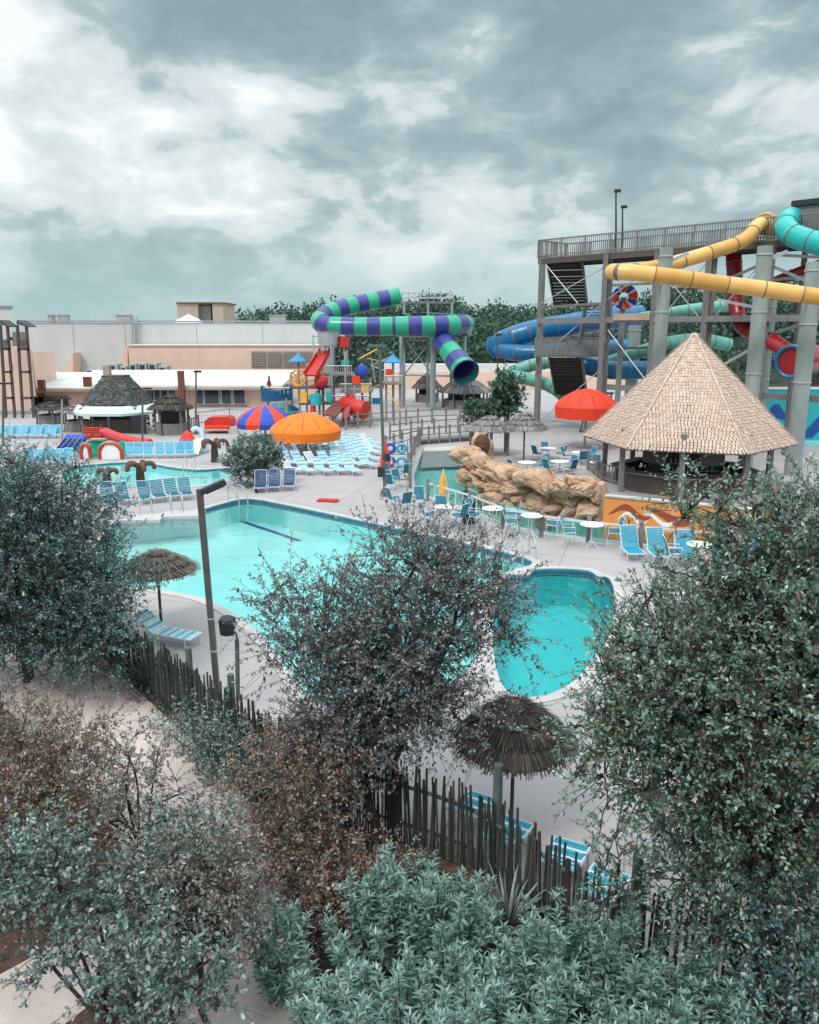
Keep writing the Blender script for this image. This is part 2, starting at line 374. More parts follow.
def pool(P, depth, m_floor, name, tint, coping=.32, tile=.3, wl=-.10, rip=.02, rs=1.8):
    mb = MB(); n = len(P)
    mb.m = 0
    for i in range(n):
        a, b = P[i], P[(i + 1) % n]
        mb.m = 1; mb.add([(a.x, a.y, -.004), (b.x, b.y, -.004), (b.x, b.y, -tile), (a.x, a.y, -tile)], [(0, 1, 2, 3)])
        mb.m = 0; mb.add([(a.x, a.y, -tile), (b.x, b.y, -tile), (b.x, b.y, -depth), (a.x, a.y, -depth)], [(0, 1, 2, 3)])
    mb.build(name + '_basin', [m_floor, X['tile']], None, fix=False); tag(bpy.data.objects[name + '_basin'], kind='structure')
    sheet(name + '_floor', P, [], -depth, m_floor)
    sheet(name + '_water', P, [], wl, water(name + '_water', tint, rip, rs))
    if coping:
        O = offset(P, coping); c = MB()
        for i in range(n):
            j = (i + 1) % n; a, b, d, e2 = P[i], P[j], O[j], O[i]
            I = [Vector((q.x, q.y, 0)) for q in (a, b)]
            c.add([(a.x, a.y, -.02), (b.x, b.y, -.02), (b.x, b.y, .035), (a.x, a.y, .035)], [(0, 1, 2, 3)])
            c.add([(a.x, a.y, .035), (b.x, b.y, .035), (d.x, d.y, .03), (e2.x, e2.y, .03)], [(0, 1, 2, 3)])
            c.add([(d.x, d.y, .03), (e2.x, e2.y, .03), (e2.x, e2.y, 0), (d.x, d.y, 0)], [(0, 1, 2, 3)])
        tag(c.build(name + '_coping', X['coping'], None, fix=False), kind='structure')
pool(main, 1.25, X['basin'], 'main_pool', (.86, .99, .99))
pool(right, 1.5, X['basin_deep'], 'round_pool', (.8, .99, .99))
pool(kids, .6, X['basin'], 'kids_pool', (.85, .99, .99), coping=.4, tile=.14)
pool(river, .7, X['basin_pale'], 'lazy_river', (.88, .98, .97), coping=0, tile=.02, rip=.03, rs=3)
pool(far_pool, 1.0, X['basin'], 'wave_pool', (.9, .99, .99), coping=.3, tile=.2)
mb = MB()                               # painted lane lines on the pool floor
def fl(px, py): return G(px, py, -1.25)
for a, b, w_ in (((214, 512), (300, 541), .32), ((318, 525), (420, 552), .14)):
    p, q = fl(*a), fl(*b); d = (q - p).normalized(); s = Vector((d.y, -d.x, 0)) * w_ / 2
    mb.add([p + s + Vector((0, 0, .004)), p - s + Vector((0, 0, .004)), q - s + Vector((0, 0, .004)), q + s + Vector((0, 0, .004))], [(0, 1, 2, 3)])
tag(mb.build('lane_line', X['line'], None), kind='structure')
mb = MB()                               # the two square ledges at the far edge of the main pool
for px, py in ((142, 517.5), (184, 513.5)):
    c = G(px, py); mb.box((c.x, c.y - .1, -.2), (2.0, 1.3, .48), R(6))
tag(mb.build('pool_ledge', X['coping'], None), kind='structure')
# sloping concrete beach at the head of the lazy river
mb = MB(); a, b, c, d = G(424, 447), G(462, 446), G(464, 466, -.45), G(420, 468, -.45)
mb.add([a, b, c, d], [(0, 1, 2, 3)]); tag(mb.build('river_beach', X['coping'], None), kind='structure')
# garden path
def ribbon(name, pts, ws, z, m):
    C = spline(pts, 6); k = len(C); mb = MB(); vs = []
    for i, p in enumerate(C):
        t = (C[min(i + 1, k - 1)] - C[max(i - 1, 0)]); t.z = 0; t.normalize(); s = Vector((t.y, -t.x, 0))
        wv = ws[0] + (ws[1] - ws[0]) * i / (k - 1)
        vs += [p + s * wv / 2 + Vector((0, 0, z)), p - s * wv / 2 + Vector((0, 0, z))]
    mb.add(vs, [(2 * i, 2 * i + 1, 2 * i + 3, 2 * i + 2) for i in range(k - 1)])
    return tag(mb.build(name, m, None, fix=False), kind='structure')
ribbon('path', [G(20, 640), G(62, 685), G(110, 735), G(165, 790), G(205, 860), G(228, 930), G(248, 1000), G(265, 1100)], (3.1, 1.7), -.02, X['path'])
ribbon('path', [G(-120, 1075), G(0, 1015), G(70, 972), G(140, 925), G(200, 870)], (1.7, 1.2), -.025, X['path'])
# small things set in the deck
c = G(328, 501.5); mb = MB(); mb.box((c.x, c.y, .06), (1.1, .5, .12), R(-12)); mb.box((c.x, c.y, .13), (.9, .36, .02), R(-12))
tag(mb.build('deck_hatch', X['red'], None, loc=c, bevel=.02), 'low red access hatch lying on the bare concrete beside the main pool', 'hatch')
# ------------------------------------------------------------------ far buildings
def fbox(mb, x0, y0, x1, y1, D, d, m=0):     # a block whose front spans these survey points at distance D
    a = A(x0, y0, D); b = A(x1, y1, D); mb.m = m
    mb.box(((a.x + b.x) / 2, D + d / 2, (a.z + b.z) / 2), (abs(b.x - a.x), d, abs(a.z - b.z))); return mb
def part(name, m, parent, fn, smooth=False, bevel=0):
    mb = MB(); fn(mb); return mb.build(name, m, parent, smooth=smooth, bevel=bevel)
# --- long white and peach hall
hall = thing('resort_hall', 'long low hall with white upper walls and a peach lower block behind the play area', 'building', A(170, 412, 116))
def white_wall(mb):
    a, b = A(26, 321, 118), A(317, 323, 118); mb.box(((a.x + b.x) / 2, 118 + 20, b.z / 2), (b.x - a.x, 40, b.z))
part('wall', X['offwhite'], hall, white_wall)
part('roof_edge', X['grey'], hall, lambda mb: fbox(mb, 25.5, 320.6, 317.5, 322.2, 117.8, .3))
part('lower_wall', X['peach'], hall, lambda mb: fbox(mb, 128, 345.5, 320, 420, 113.5, 4.3))
for (x0, y0, x1, y1) in ((60, 372, 73, 353), (115, 372, 127.6, 345.5)):
    p = A(x0, y0 + 30, 115); q = A(x1, y0 + 30, 115); t = A(x1, y1, 115); u = A(x0, y0, 115)
    part('buttress', X['peach'], hall, lambda mb: mb.prism([p, q, t, u], (0, 2.8, 0)))
part('parapet_cap', X['roofwhite'], hall, lambda mb: fbox(mb, 127.5, 344.6, 320.5, 345.8, 113.3, 4.4))
for i in range(4):
    x0 = 251 + i * 15.8
    lv = part('louvre', X['grey'], hall, lambda mb: fbox(mb, x0, 351, x0 + 14.6, 367, 113.35, .3))
    def sl(mb):
        for k in range(9): fbox(mb, x0 + .4, 351.9 + k * 1.68, x0 + 14.2, 352.6 + k * 1.68, 113.2, .2)
    part('louvre_slat', X['tan'], lv, sl)
def lad(mb):
    for x in (132.5, 138): mb.bar(A(x, 316, 117.6), A(x, 345, 117.6), .07, n=5)
    for k in range(13): y = 317 + k * 2.2; mb.bar(A(132.5, y, 117.6), A(138, y, 117.6), .045, n=4)
    for k in range(5): y = 317 + k * 5; a = A(132.5, y, 117.6); b = A(138, y, 117.6); mb.tube([a, a + Vector((0, -.8, 0)), b + Vector((0, -.8, 0)), b], .04, 4)
part('roof_ladder', X['grey'], hall, lad)
for x in (72, 124, 196, 262):
    a = A(x, 322.6, 117.97); part('wall_joint', X['grey'], hall, lambda mb: mb.box((a.x, 117.98, 6.6), (.04, .05, 6.9)))
def vents(mb):
    for x, s in ((64, 1.1), (124.5, 1.6), (278, 1.8), (52, .5)):
        a = A(x, 321, 124); mb.box((a.x, 124, a.z + .2), (s * 1.3, 1.2, 1.2)); mb.box((a.x, 124, a.z + .85), (s * 1.5, 1.4, .15))
part('roof_vent', X['grey'], hall, vents)
pent = thing('roof_penthouse', 'tan concrete penthouse block rising above the white hall roof', 'building', A(200, 322, 135))
part('wall', X['tan'], pent, lambda mb: (fbox(mb, 176.5, 303, 199, 330, 135, 9), fbox(mb, 212, 303, 224, 330, 135, 9), fbox(mb, 199, 303, 212, 330, 137, 7)))
part('recess', X['grey'], pent, lambda mb: fbox(mb, 199.3, 306, 211.7, 330, 136.6, .3))
part('cornice', X['brown'], pent, lambda mb: fbox(mb, 176.2, 302.2, 224.3, 303.6, 134.7, 9.5))
tp = thing('roof_skylight', 'white pyramid skylight on the hall roof beside the tan penthouse', 'skylight', A(189, 321, 122))
def pyr(mb):
    a = A(189, 321, 122); mb.lathe([(2.3, -.3), (2.3, 0), (0.02, 1.0)], 4, a, R(45))
part('canopy', X['white'], tp, pyr)
# --- front annex with sloping white roof
an = thing('annex_building', 'low peach annex with a sloping white roof, brown pillars and glazed doors', 'building', A(200, 408, 96))
def anroof(mb):
    a, b = A(37, 390, 97), A(92, 390, 97); c, d = A(92, 374, 108), A(37, 374, 108)
    mb.prism([a, b, c, d], (0, 0, .25))
    a, b = A(92, 388, 95.5), A(282, 388, 95.5); c, d = A(300, 372, 108), A(92, 372, 108)
    mb.prism([a, b, c, d], (0, 0, .3))
part('roof', X['roofwhite'], an, anroof)
part('wall', X['peach'], an, lambda mb: (fbox(mb, 37, 390.5, 91.7, 418, 97.5, 9), fbox(mb, 92.5, 389, 282, 418, 96.5, 9)))
part('fascia', X['tan'], an, lambda mb: (fbox(mb, 92, 387.4, 282, 390, 95.2, .5), fbox(mb, 37, 389.5, 92, 392, 96.7, .5)))
for x0, x1, y0, y1, D in ((37, 44, 380, 391, 96.2), (82.5, 90.5, 377, 387, 95.6), (177, 184.5, 371, 401, 94.8), (37.5, 43.5, 394, 402, 97)):
    part('pillar', X['brown'], an, lambda mb: fbox(mb, x0, y0, x1, y1, D, .6))
for x0, x1, y0, y1 in ((26, 68, 397, 417), (146, 152.5, 389.5, 401), (153.5, 160, 389.5, 401), (161, 167.5, 389.5, 401), (168.5, 175.5, 389.5, 401), (221, 231, 386.5, 404), (233, 245, 386.5, 404), (196, 203, 388, 404), (204, 219, 388, 404)):
    fr = part('window', X['white'] if x0 > 150 else X['bronze'], an, lambda mb: fbox(mb, x0 - .5, y0 - .6, x1 + .5, y1, 96.0 if x0 > 80 else 97.1, .6))
    part('pane', X['glass'], fr, lambda mb: fbox(mb, x0, y0, x1, y1 - .5, 95.9 if x0 > 80 else 97.0, .3))
for x0, x1, y0, y1 in ((105, 118, 364, 373), (120, 127, 366, 373), (129, 137, 363.5, 373), (138, 147, 363, 373), (148, 157, 363, 373), (158, 167, 366, 372.5), (86, 92, 369, 373), (95, 99, 369, 373)):
    hv = thing('roof_unit', 'row of grey air conditioning units on the annex roof', 'air conditioner', A((x0 + x1) / 2, y1, 108), 'rooftop air conditioners')
    part('casing', X['grey'], hv, lambda mb: fbox(mb, x0, y0, x1, y1 + 1, 108, 2), bevel=.05)
    part('grille', X['dark'], hv, lambda mb: fbox(mb, x0 + (x1 - x0) * .15, y0 + 2, x0 + (x1 - x0) * .75, y1 - 1.2, 107.95, .2))
# --- hotel wing at the left edge
def skew(mb, x0, y0, x1, y1, D): mb.prism([A(x0, y0, D), A(x1, y0, D), A(x1, y1, D), A(x0, y1, D)], (-7.5, 12, 0))
hw = thing('hotel_wing', 'peach and white hotel wing at the left edge of the photo', 'building', A(5, 420, 86))
part('wall', X['peach'], hw, lambda mb: skew(mb, -90, 348.4, 32, 425, 88))
part('upper_wall', X['offwhite'], hw, lambda mb: skew(mb, -90, 307, 12.5, 348, 88))
part('side_wall', X['peach'], hw, lambda mb: fbox(mb, 32.3, 352, 38, 425, 97, 6))
part('cornice', X['grey'], hw, lambda mb: skew(mb, -90, 305.5, 13, 307, 87.8))
part('base', X['grey'], hw, lambda mb: fbox(mb, -90, 411, 33, 425, 87.8, .4))
part('wall_light', X['dark'], hw, lambda mb: (fbox(mb, 9.3, 337, 11, 340, 87.7, .4), fbox(mb, 8.6, 363, 10.3, 366, 87.7, .4)))
for xs, x1, y0, cat_, lab in ((0, 7, 323, 'frame', 'black steel stair frame nearest the left edge of the hotel wing'), (17, 26, 323, 'frame', 'black steel frame with a pitched cap against the right corner of the hotel wing')):
    ft = thing('balcony_tower', lab, 'steel frame', A((xs + x1) / 2, 420, 84))
    def posts(mb):
        for x, sl in ((xs, 6), (x1, 8)): mb.beam(A(x, y0 + 2, 84), A(x + sl, 421, 84), .2, .2)
        for x, sl in ((xs + 1, 6), (x1 + 1, 8)): mb.beam(A(x, y0 + 2, 86), A(x + sl, 421, 86), .14, .14)
    part('post', X['darkwood'], ft, posts)
    def beams(mb):
        for y, o in ((349, 2), (372, 4), (398, 6)): mb.beam(A(xs + o - 1, y, 84), A(x1 + o + 1, y, 84), .2, .25)
    part('beam', X['darkwood'], ft, beams)
    part('balcony_rail', X['bronze'], ft, lambda mb: [mb.bar(A(xs + .5 + k * (x1 - xs) / 6, 340, 83.7), A(xs + 1 + k * (x1 - xs) / 6, 349, 83.7), .05, n=4) for k in range(7)] + [mb.beam(A(xs, 340, 83.7), A(x1 + 1, 340, 83.7), .1, .1)])
    part('roof', X['shingle_g'], ft, lambda mb: mb.prism([A(xs - 1, y0 + 1, 83.6), A(x1 + 1.5, y0 + 4, 83.6), A(x1 + 1.5, y0 + 3, 83.6), A(xs, y0 - 3, 83.6)], (-.3, 2.6, 0)))
# ------------------------------------------------------------------ hill and forest
def ridge(X_):
    pts = [(-400, 4), (-160, 6), (-45, 10.5), (-30, 13.5), (-10, 15.5), (10, 15.5), (25, 14), (45, 13.5), (70, 19), (110, 22), (200, 24), (500, 20)]
    for i in range(len(pts) - 1):
        if pts[i][0] <= X_ <= pts[i + 1][0]:
            t = (X_ - pts[i][0]) / (pts[i + 1][0] - pts[i][0]); t = t * t * (3 - 2 * t)
            return pts[i][1] * (1 - t) + pts[i + 1][1] * t
    return 4
def hillz(x, y):
    t = max(0, min(1, (y - 135) / 60)); t = t * t * (3 - 2 * t); b = max(0, min(1, (330 - y) / 120))
    return (max(0, ridge(x) - 8.5) * t * b) + noise.noise(Vector((x * .03, y * .03, 0))) * 1.0 * t - .1
mb = MB(); nx, ny = 90, 24
for j in range(ny + 1):
    for i in range(nx + 1):
        x = -420 + 940 * i / nx; y = 130 + 220 * j / ny; mb.v.append((x, y, hillz(x, y)))
for j in range(ny):
    for i in range(nx):
        a = j * (nx + 1) + i; mb.f.append((a, a + 1, a + nx + 2, a + nx + 1)); mb.mi.append(0)
tag(mb.build('hill', X['hill'], None, smooth=True, fix=False), kind='structure')
def leaves(name, pos, dirs, nor, Ln, Wd, cols, m, parent=None, loc=None, fold=.12, droop=.1, fix=False):
    n = len(pos); dirs = dirs / np.linalg.norm(dirs, axis=1, keepdims=True)
    s = np.cross(dirs, nor); s /= (np.linalg.norm(s, axis=1, keepdims=True) + 1e-9); nn = np.cross(s, dirs)
    Ln = Ln[:, None]; Wd = Wd[:, None]
    org = np.array(ORG[parent] if parent is not None else (loc if loc is not None else (0, 0, 0)))
    p = pos - org
    V = np.empty((n, 5, 3))
    V[:, 0] = p; V[:, 1] = p + dirs * Ln * .45 + s * Wd * .5 + nn * Wd * fold; V[:, 2] = p + dirs * Ln - nn * Ln * droop
    V[:, 3] = p + dirs * Ln * .45 - s * Wd * .5 + nn * Wd * fold; V[:, 4] = p + dirs * Ln * .5 - nn * Ln * droop * .15
    base = (np.arange(n) * 5)[:, None, None]; tri = np.array([[0, 4, 1], [4, 2, 1], [0, 3, 4], [3, 2, 4]])[None]
    T = (base + tri).reshape(-1, 3)
    me = bpy.data.meshes.new(name); me.vertices.add(n * 5); me.loops.add(n * 12); me.polygons.add(n * 4)
    me.vertices.foreach_set('co', V.reshape(-1)); me.loops.foreach_set('vertex_index', T.reshape(-1).astype(np.int32))
    me.polygons.foreach_set('loop_start', (np.arange(n * 4) * 3).astype(np.int32)); me.polygons.foreach_set('loop_total', np.full(n * 4, 3, np.int32))
    a = me.attributes.new('leaf_colour', 'FLOAT_COLOR', 'POINT'); C = np.ones((n, 5, 4)); C[:, :, :3] = cols[:, None, :]; a.data.foreach_set('color', C.reshape(-1))
    me.materials.append(m); me.update(calc_edges=True); me.validate()
    o = bpy.data.objects.new(name, me); link(o, parent, Vector(org))
    if parent is None: o.location = org
    return o
def palette(pal, n, jit=.25):
    ws = np.array([p[1] for p in pal], float); ws /= ws.sum(); k = rng.choice(len(pal), n, p=ws)
    c = np.array([p[0] for p in pal])[k]; return np.clip(c * (1 + (rng.random((n, 1)) - .5) * 2 * jit), 0.003, 1)
def unit(n): v = rng.normal(size=(n, 3)); return v / np.linalg.norm(v, axis=1, keepdims=True)
LEAF = leafmat('leaf', .28, .38, .65); LEAFM = leafmat('matt_leaf', .7, .2, .25)
FP = [((.045, .085, .068), 4), ((.065, .115, .085), 3), ((.085, .135, .095), 2), ((.032, .065, .056), 2)]
Pp, Pd, Pn, Pl, Pc = [], [], [], [], []
random.seed(11)
for k in range(620):
    x = random.uniform(-38, 190); y = random.uniform(136, 200) if random.random() < .75 else random.uniform(196, 215)
    z = hillz(x, y); h = random.uniform(6.5, 10.5); r = random.uniform(2.6, 4.4)
    n = 330; u = unit(n); rad = rng.random(n) ** .33
    lump = np.array([noise.noise(Vector((k * 7.3 + q[0] * 1.7, q[1] * 1.7, q[2] * 1.7))) for q in u])
    pr = u * (rad * (1 + .35 * lump))[:, None] * np.array([r, r, h * .5]); pr += np.array([x, y, z + h * .52])
    Pp.append(pr); Pd.append(unit(n) + u * .8); Pn.append(u + unit(n) * .7); Pl.append(rng.uniform(.5, 1.0, n)); Pc.append(np.clip(palette(FP, n, .2) * random.uniform(.9, 1.5), .004, 1))
Pl = np.concatenate(Pl)
tag(leaves('forest', np.concatenate(Pp), np.concatenate(Pd), np.concatenate(Pn), Pl, Pl * .75, np.concatenate(Pc), LEAFM), 'dense dark green wooded hillside behind the slides', 'forest', kind='stuff')
# pale earth bank and low walls in front of the wood
mb = MB(); fbox(mb, 384, 364, 700, 372, 126, 2, 0); fbox(mb, 384, 372, 700, 410, 125.6, 1, 1)
tag(mb.build('retaining_wall', [X['roofwhite'], X['peach']], None, loc=A(530, 400, 126)), 'long peach retaining wall with a pale cap below the wooded hill', 'wall')
# ------------------------------------------------------------------ thatched and shingled huts
def ngon_roof(mb, c, r0, z0, r1, z1, n, rows, per, a0, m=0, jag=.06, lift=.05):
    """courses of separate shingles on a faceted cone"""
    c = Vector(c)
    for k in range(rows):
        t0 = k / rows; t1 = (k + 1.25) / rows
        ra, rb = r0 + (r1 - r0) * t0, r0 + (r1 - r0) * min(t1, 1); za, zb = z0 + (z1 - z0) * t0, z0 + (z1 - z0) * min(t1, 1)
        for s in range(n):
            A0, A1 = a0 + 2 * math.pi * s / n, a0 + 2 * math.pi * (s + 1) / n
            P0 = Vector((math.cos(A0), math.sin(A0), 0)); P1 = Vector((math.cos(A1), math.sin(A1), 0)); N_ = (P0 + P1).normalized()
            cnt = max(2, int(per * (1 - t0) + 2)); off = random.random() * .6 / cnt
            for q in range(cnt):
                u0 = max(0, (q - (.5 if k % 2 else 0)) / cnt + off * .2 + .004); u1 = min(1, (q + 1 - (.5 if k % 2 else 0)) / cnt + off * .2 - .004)
                if k % 2 and q == cnt - 1: u1 = 1
                if u1 - u0 < .01: continue
                j = random.uniform(-jag, jag); l = lift * random.uniform(.5, 1.5)
                lo = lambda u: c + (P0 * (1 - u) + P1 * u) * (ra + j * .7) + N_ * l + Vector((0, 0, za - j + l))
                hi = lambda u: c + (P0 * (1 - u) + P1 * u) * rb + Vector((0, 0, zb + .01))
                th = Vector((0, 0, -.05)); a, b, d, e_ = lo(u0), lo(u1), hi(u1), hi(u0)
                mb.m = random.randrange(m + 1) if m else 0
                mb.add([a, b, d, e_, a + th, b + th], [(0, 1, 2, 3), (4, 5, 1, 0)])
def thatch(mb, c, r, z0, z1, n, tiers=1, strand=.02, over=.15, rmin=0.03, curve=.25):
    """layered straw: thin strips hanging down each tier of a shallow cone"""
    c = Vector(c)
    for t in range(tiers):
        f0 = t / tiers; f1 = (t + 1) / tiers
        prof = lambda f: (rmin + (r - rmin) * f, z1 + (z0 - z1) * (f ** (1 + curve)))
        ra, za = prof(max(0, f0 - .06)); rb, zb = prof(f1)
        cnt = int(n * (.35 + f1 * .65))
        for q in range(cnt):
            a = 2 * math.pi * (q + random.uniform(-.5, .5)) / cnt; da = strand / max(rb, .2) * random.uniform(.7, 1.6)
            e_ = random.uniform(-.3, 1) * over; lift = random.uniform(0, .06) + .03
            rm, zm = prof((f0 + f1) / 2); ca, sa = math.cos, math.sin
            pt = lambda rr, aa, zz: c + Vector((rr * ca(aa), rr * sa(aa), zz))
            ra2 = max(ra, .02); fl_ = .045 if tiers > 2 else 0; zs_ = za - (.05 if t and tiers > 2 else 0)
            mb.m = random.randrange(3)
            mb.add([pt(ra2, a - da * .9, zs_ + .015), pt(ra2, a + da * .9, zs_ + .015), pt(rm, a + da, zm + lift), pt(rm, a - da, zm + lift),
                    pt(rb + fl_ + e_ * .25, a + da * .8, zb - e_ * .8 + lift + fl_ * .6), pt(rb + fl_ + e_ * .25, a - da * .8, zb - e_ * .8 + lift + fl_ * .6)], [(0, 1, 2, 3), (3, 2, 4, 5)])
TH_D = [X['thatch_d'], mat('straw_black', (.035, .032, .03), .95, .4, 8), mat('straw_dark_brown', (.085, .070, .060), .95, .4, 8)]
TH_B = [X['thatch_b'], mat('straw_umber', (.10, .08, .068), .95, .4, 8), mat('straw_tan', (.19, .165, .14), .95, .4, 8)]
TH_G = [X['thatch_g'], mat('straw_grey', (.13, .13, .13), .95, .4, 8), mat('straw_pale', (.28, .27, .26), .95, .4, 8)]
SH_T = [mat('shingle_tan', (.55, .41, .34), .9, .10, 3, .3, .2), mat('shingle_sand', (.59, .45, .38), .9, .10, 3, .3, .2), mat('shingle_brown', (.50, .365, .30), .9, .12, 3, .3, .2)]
SH_G = [X['shingle_g'], mat('shingle_slate', (.11, .115, .115), .9, .3, 3, .4, .2), mat('shingle_dark', (.06, .064, .066), .9, .3, 3, .4, .2)]
# big shingled cone bar
cb = Vector(A(686, 440, 46.7)); cb.z = 0
bar = thing('shingled_bar_hut', 'large open bar hut under a tall pointed tan shingle roof', 'hut', cb)
CA = R(251 - 30)
def roof(mb):
    ngon_roof(mb, cb, 5.95, 2.75, .12, 8.72, 6, 40, 30, CA, 2, .018, .03)
    mb.m = 2; mb.lathe([(.2, 8.6), (.24, 8.72), (.14, 8.8), (.02, 8.86)], 8, cb)
rf = part('roof', SH_T, bar, roof)
def under(mb):
    mb.lathe([(5.88, 2.72), (.05, 8.55)], 6, cb, CA)
part('ceiling', X['darkwood'], rf, under)
part('eave_board', X['darkwood'], rf, lambda mb: mb.lathe([(5.9, 2.66), (5.9, 2.76), (5.7, 2.76), (5.7, 2.66), (5.9, 2.66)], 6, cb, CA))
def rfcap(mb):
    for s in range(6):
        a = CA + 2 * math.pi * s / 6
        for k in range(34):
            f = lambda t: cb + Vector(((5.98 - 5.84 * t) * math.cos(a), (5.98 - 5.84 * t) * math.sin(a), 2.80 + 5.97 * t + (.03 if k % 2 else .04)))
            mb.m = random.randrange(3); mb.beam(f(k / 34), f((k + 1.15) / 34), (.10 + .04 * random.random()), .025)
part('hip_ridge', SH_T, rf, rfcap)
for s in range(8):
    a = R(24.5) + 2 * math.pi * s / 8; p = cb + Vector((4.6 * math.cos(a), 4.6 * math.sin(a), 0))
    part('post', X['greywood'], bar, lambda mb: mb.beam(p, p + Vector((0, 0, 3.6)), .26, .26))
def ctr(mb):
    mb.lathe([(4.0, 0), (4.0, 1.02), (3.7, 1.02), (3.7, 0)], 8, cb, R(24.5))
part('counter', X['darkwood'], bar, ctr)
part('counter_top', X['greywood'], bar, lambda mb: mb.lathe([(4.25, 1.03), (4.25, 1.1), (3.5, 1.1), (3.5, 1.03), (4.25, 1.03)], 8, cb, R(24.5)))
def core(mb):
    mb.box(cb + Vector((0, .3, 1.35)), (3.2, 3.2, 2.7)); 
part('back_bar', X['dark'], bar, core)  # back bar block coloured near black for the shaded interior
part('bottle_shelf', X['grey'], bar, lambda mb: [mb.box(cb + Vector((-1.4 + .14 * k, -1.42, 1.25 + (k % 2) * .45)), (.07, .07, .26)) for k in range(20)] + [mb.box(cb + Vector((0, -1.42, z)), (3.0, .26, .04)) for z in (1.1, 1.55)])
for s in (4, 5, 6, 7):
    a = R(24.5) + 2 * math.pi * (s + .5) / 8; p = cb + Vector((4.0 * math.cos(a), 4.0 * math.sin(a), 2.2))
    if s in (4, 5): part('screen', X['trim'], bar, lambda mb: mb.box(p, (1.3, .1, .75), a + R(90)), bevel=.02)
# white slatted gate leaning by the bar
def slat_fence(name, lab, pts, h, m, pm, gap=.16, w=.10, rm=None, cat='fence', r=.08):
    pts = [Vector((p.x, p.y, 0)) for p in pts]; t = thing(name, lab, cat, pts[0])
    for p in pts: part('post', pm, t, lambda mb: mb.beam(p, p + Vector((0, 0, h + .25)), r * 2, r * 2))
    def pk(mb):
        for a, b in zip(pts, pts[1:]):
            n = max(2, int((b - a).length / gap)); d = (b - a).normalized(); an = math.atan2(d.y, d.x)
            for k in range(1, n): q = a.lerp(b, k / n); mb.box((q.x, q.y, h / 2 + .05), (w, .03, h - .1), an)
    if m: part('slat', m, t, pk)
    def rl(mb):
        for a, b in zip(pts, pts[1:]):
            for z in ((h, .2) if m else (h, h * .55)): mb.beam(a + Vector((0, 0, z)), b + Vector((0, 0, z)), .05, .09)
    part('rail', rm or pm, t, rl); return t
slat_fence('bar_railing', 'grey wooden railing around the front of the shingled bar hut', [G(588, 470), G(602, 481), G(632, 489), G(672, 493), G(720, 494)], 1.05, X['greywood'], X['greywood'], .28, .08)
# kiosk with slate shingles and pale awning
kb = Vector(A(120, 428, 74)); kb.z = 0
k1 = thing('shingled_kiosk', 'grey shingled kiosk with a truncated roof and a pale awning skirt', 'kiosk', kb)
z_ = lambda y, D=74: A(100, y, D).z
def kro(mb):
    ngon_roof(mb, kb, 3.45, z_(403), 1.35, z_(377), 4, 12, 18, R(45), 2, .04, .04)
    mb.m = 0; mb.box(kb + Vector((0, 0, z_(376.5))), (1.95, 1.95, .25))
part('roof', SH_G, k1, kro)
part('awning', X['awning'], k1, lambda mb: (mb.lathe([(4.35, z_(409.5)), (3.4, z_(403.3))], 8, kb, R(22.5)), mb.lathe([(4.35, z_(409.5) - .22), (4.35, z_(409.5))], 8, kb, R(22.5))))
part('roof_vent', X['tan'], k1, lambda mb: mb.box(kb + Vector((-1.2, 1.2, z_(372))), (.6, .6, 1.1)))
for x, y in ((-2.4, -2.6), (2.4, -2.6), (-2.4, 2.4), (2.4, 2.4), (0, -2.6)):
    part('post', X['greywood'], k1, lambda mb: mb.beam(kb + Vector((x, y, 0)), kb + Vector((x, y, z_(405))), .2, .2))
part('shade_block', X['dark'], k1, lambda mb: mb.box(kb + Vector((0, .6, 1.1)), (4.4, 2.6, 2.2)))  # near-black block stands in for shade inside the kiosk
part('counter', X['darkwood'], k1, lambda mb: mb.box(kb + Vector((-.2, -2.3, .55)), (4.4, .6, 1.1)))
part('menu_board', X['trim'], k1, lambda mb: mb.box(kb + Vector((2.9, -3.4, .85)), (1.3, .15, 1.5)))
part('x_brace', X['white'], k1, lambda mb: [mb.beam(kb + Vector((3.0, -2.2, .3 + k * .5)), kb + Vector((3.9, -2.2, .8 + k * .5)), .08, .08) for k in range(3)] + [mb.beam(kb + Vector((3.9, -2.2, .3 + k * .5)), kb + Vector((3.0, -2.2, .8 + k * .5)), .08, .08) for k in range(3)])
def hut(name, lab, px, py, D, r, yl, yt, mats_, posts, rp, tiers=3, n=140, dark=True, counter=True):
    b = Vector(A(px, py, D)); b.z = 0; t = thing(name, lab, 'hut', b); z0, z1 = A(px, yl, D).z, A(px, yt, D).z
    part('thatch_roof', mats_, t, lambda mb: (thatch(mb, b, r, z0, z1, n, tiers, .07, .18), mb.lathe([(r * .98, z0 + .03), (r * .5, (z0 + z1) / 2 - .03 + (z1 - z0) * .06), (.03, z1 - .05)], 16, b)))
    for k in range(posts):
        a = 2 * math.pi * k / posts + R(30); p = b + Vector((rp * math.cos(a), rp * math.sin(a), 0))
        part('post', X['greywood'], t, lambda mb: mb.bar(p, p + Vector((0, 0, z0 + .3)), .11))
    if counter:
        part('counter', X['greywood'], t, lambda mb: mb.lathe([(rp * .95, 0), (rp * .95, 1.0), (rp * .75, 1.0), (rp * .75, 0)], 8, b))
    if dark: part('shade_block', X['dark'], t, lambda mb: mb.box(b + Vector((0, .4, z0 / 2 + .1)), (rp * 1.3, rp * 1.1, z0)))  # dark block paints the shade under the thatch
    return t
hut('thatched_stall', 'small dark thatched stall standing to the right of the shingled kiosk', 172, 431, 71, 2.0, 409, 394, TH_D, 5, 1.5)
hut('thatched_stall', 'grey thatched hut with a broad low roof below the striped slide tube', 465, 407, 96, 3.4, 392, 375, TH_G, 7, 2.7)
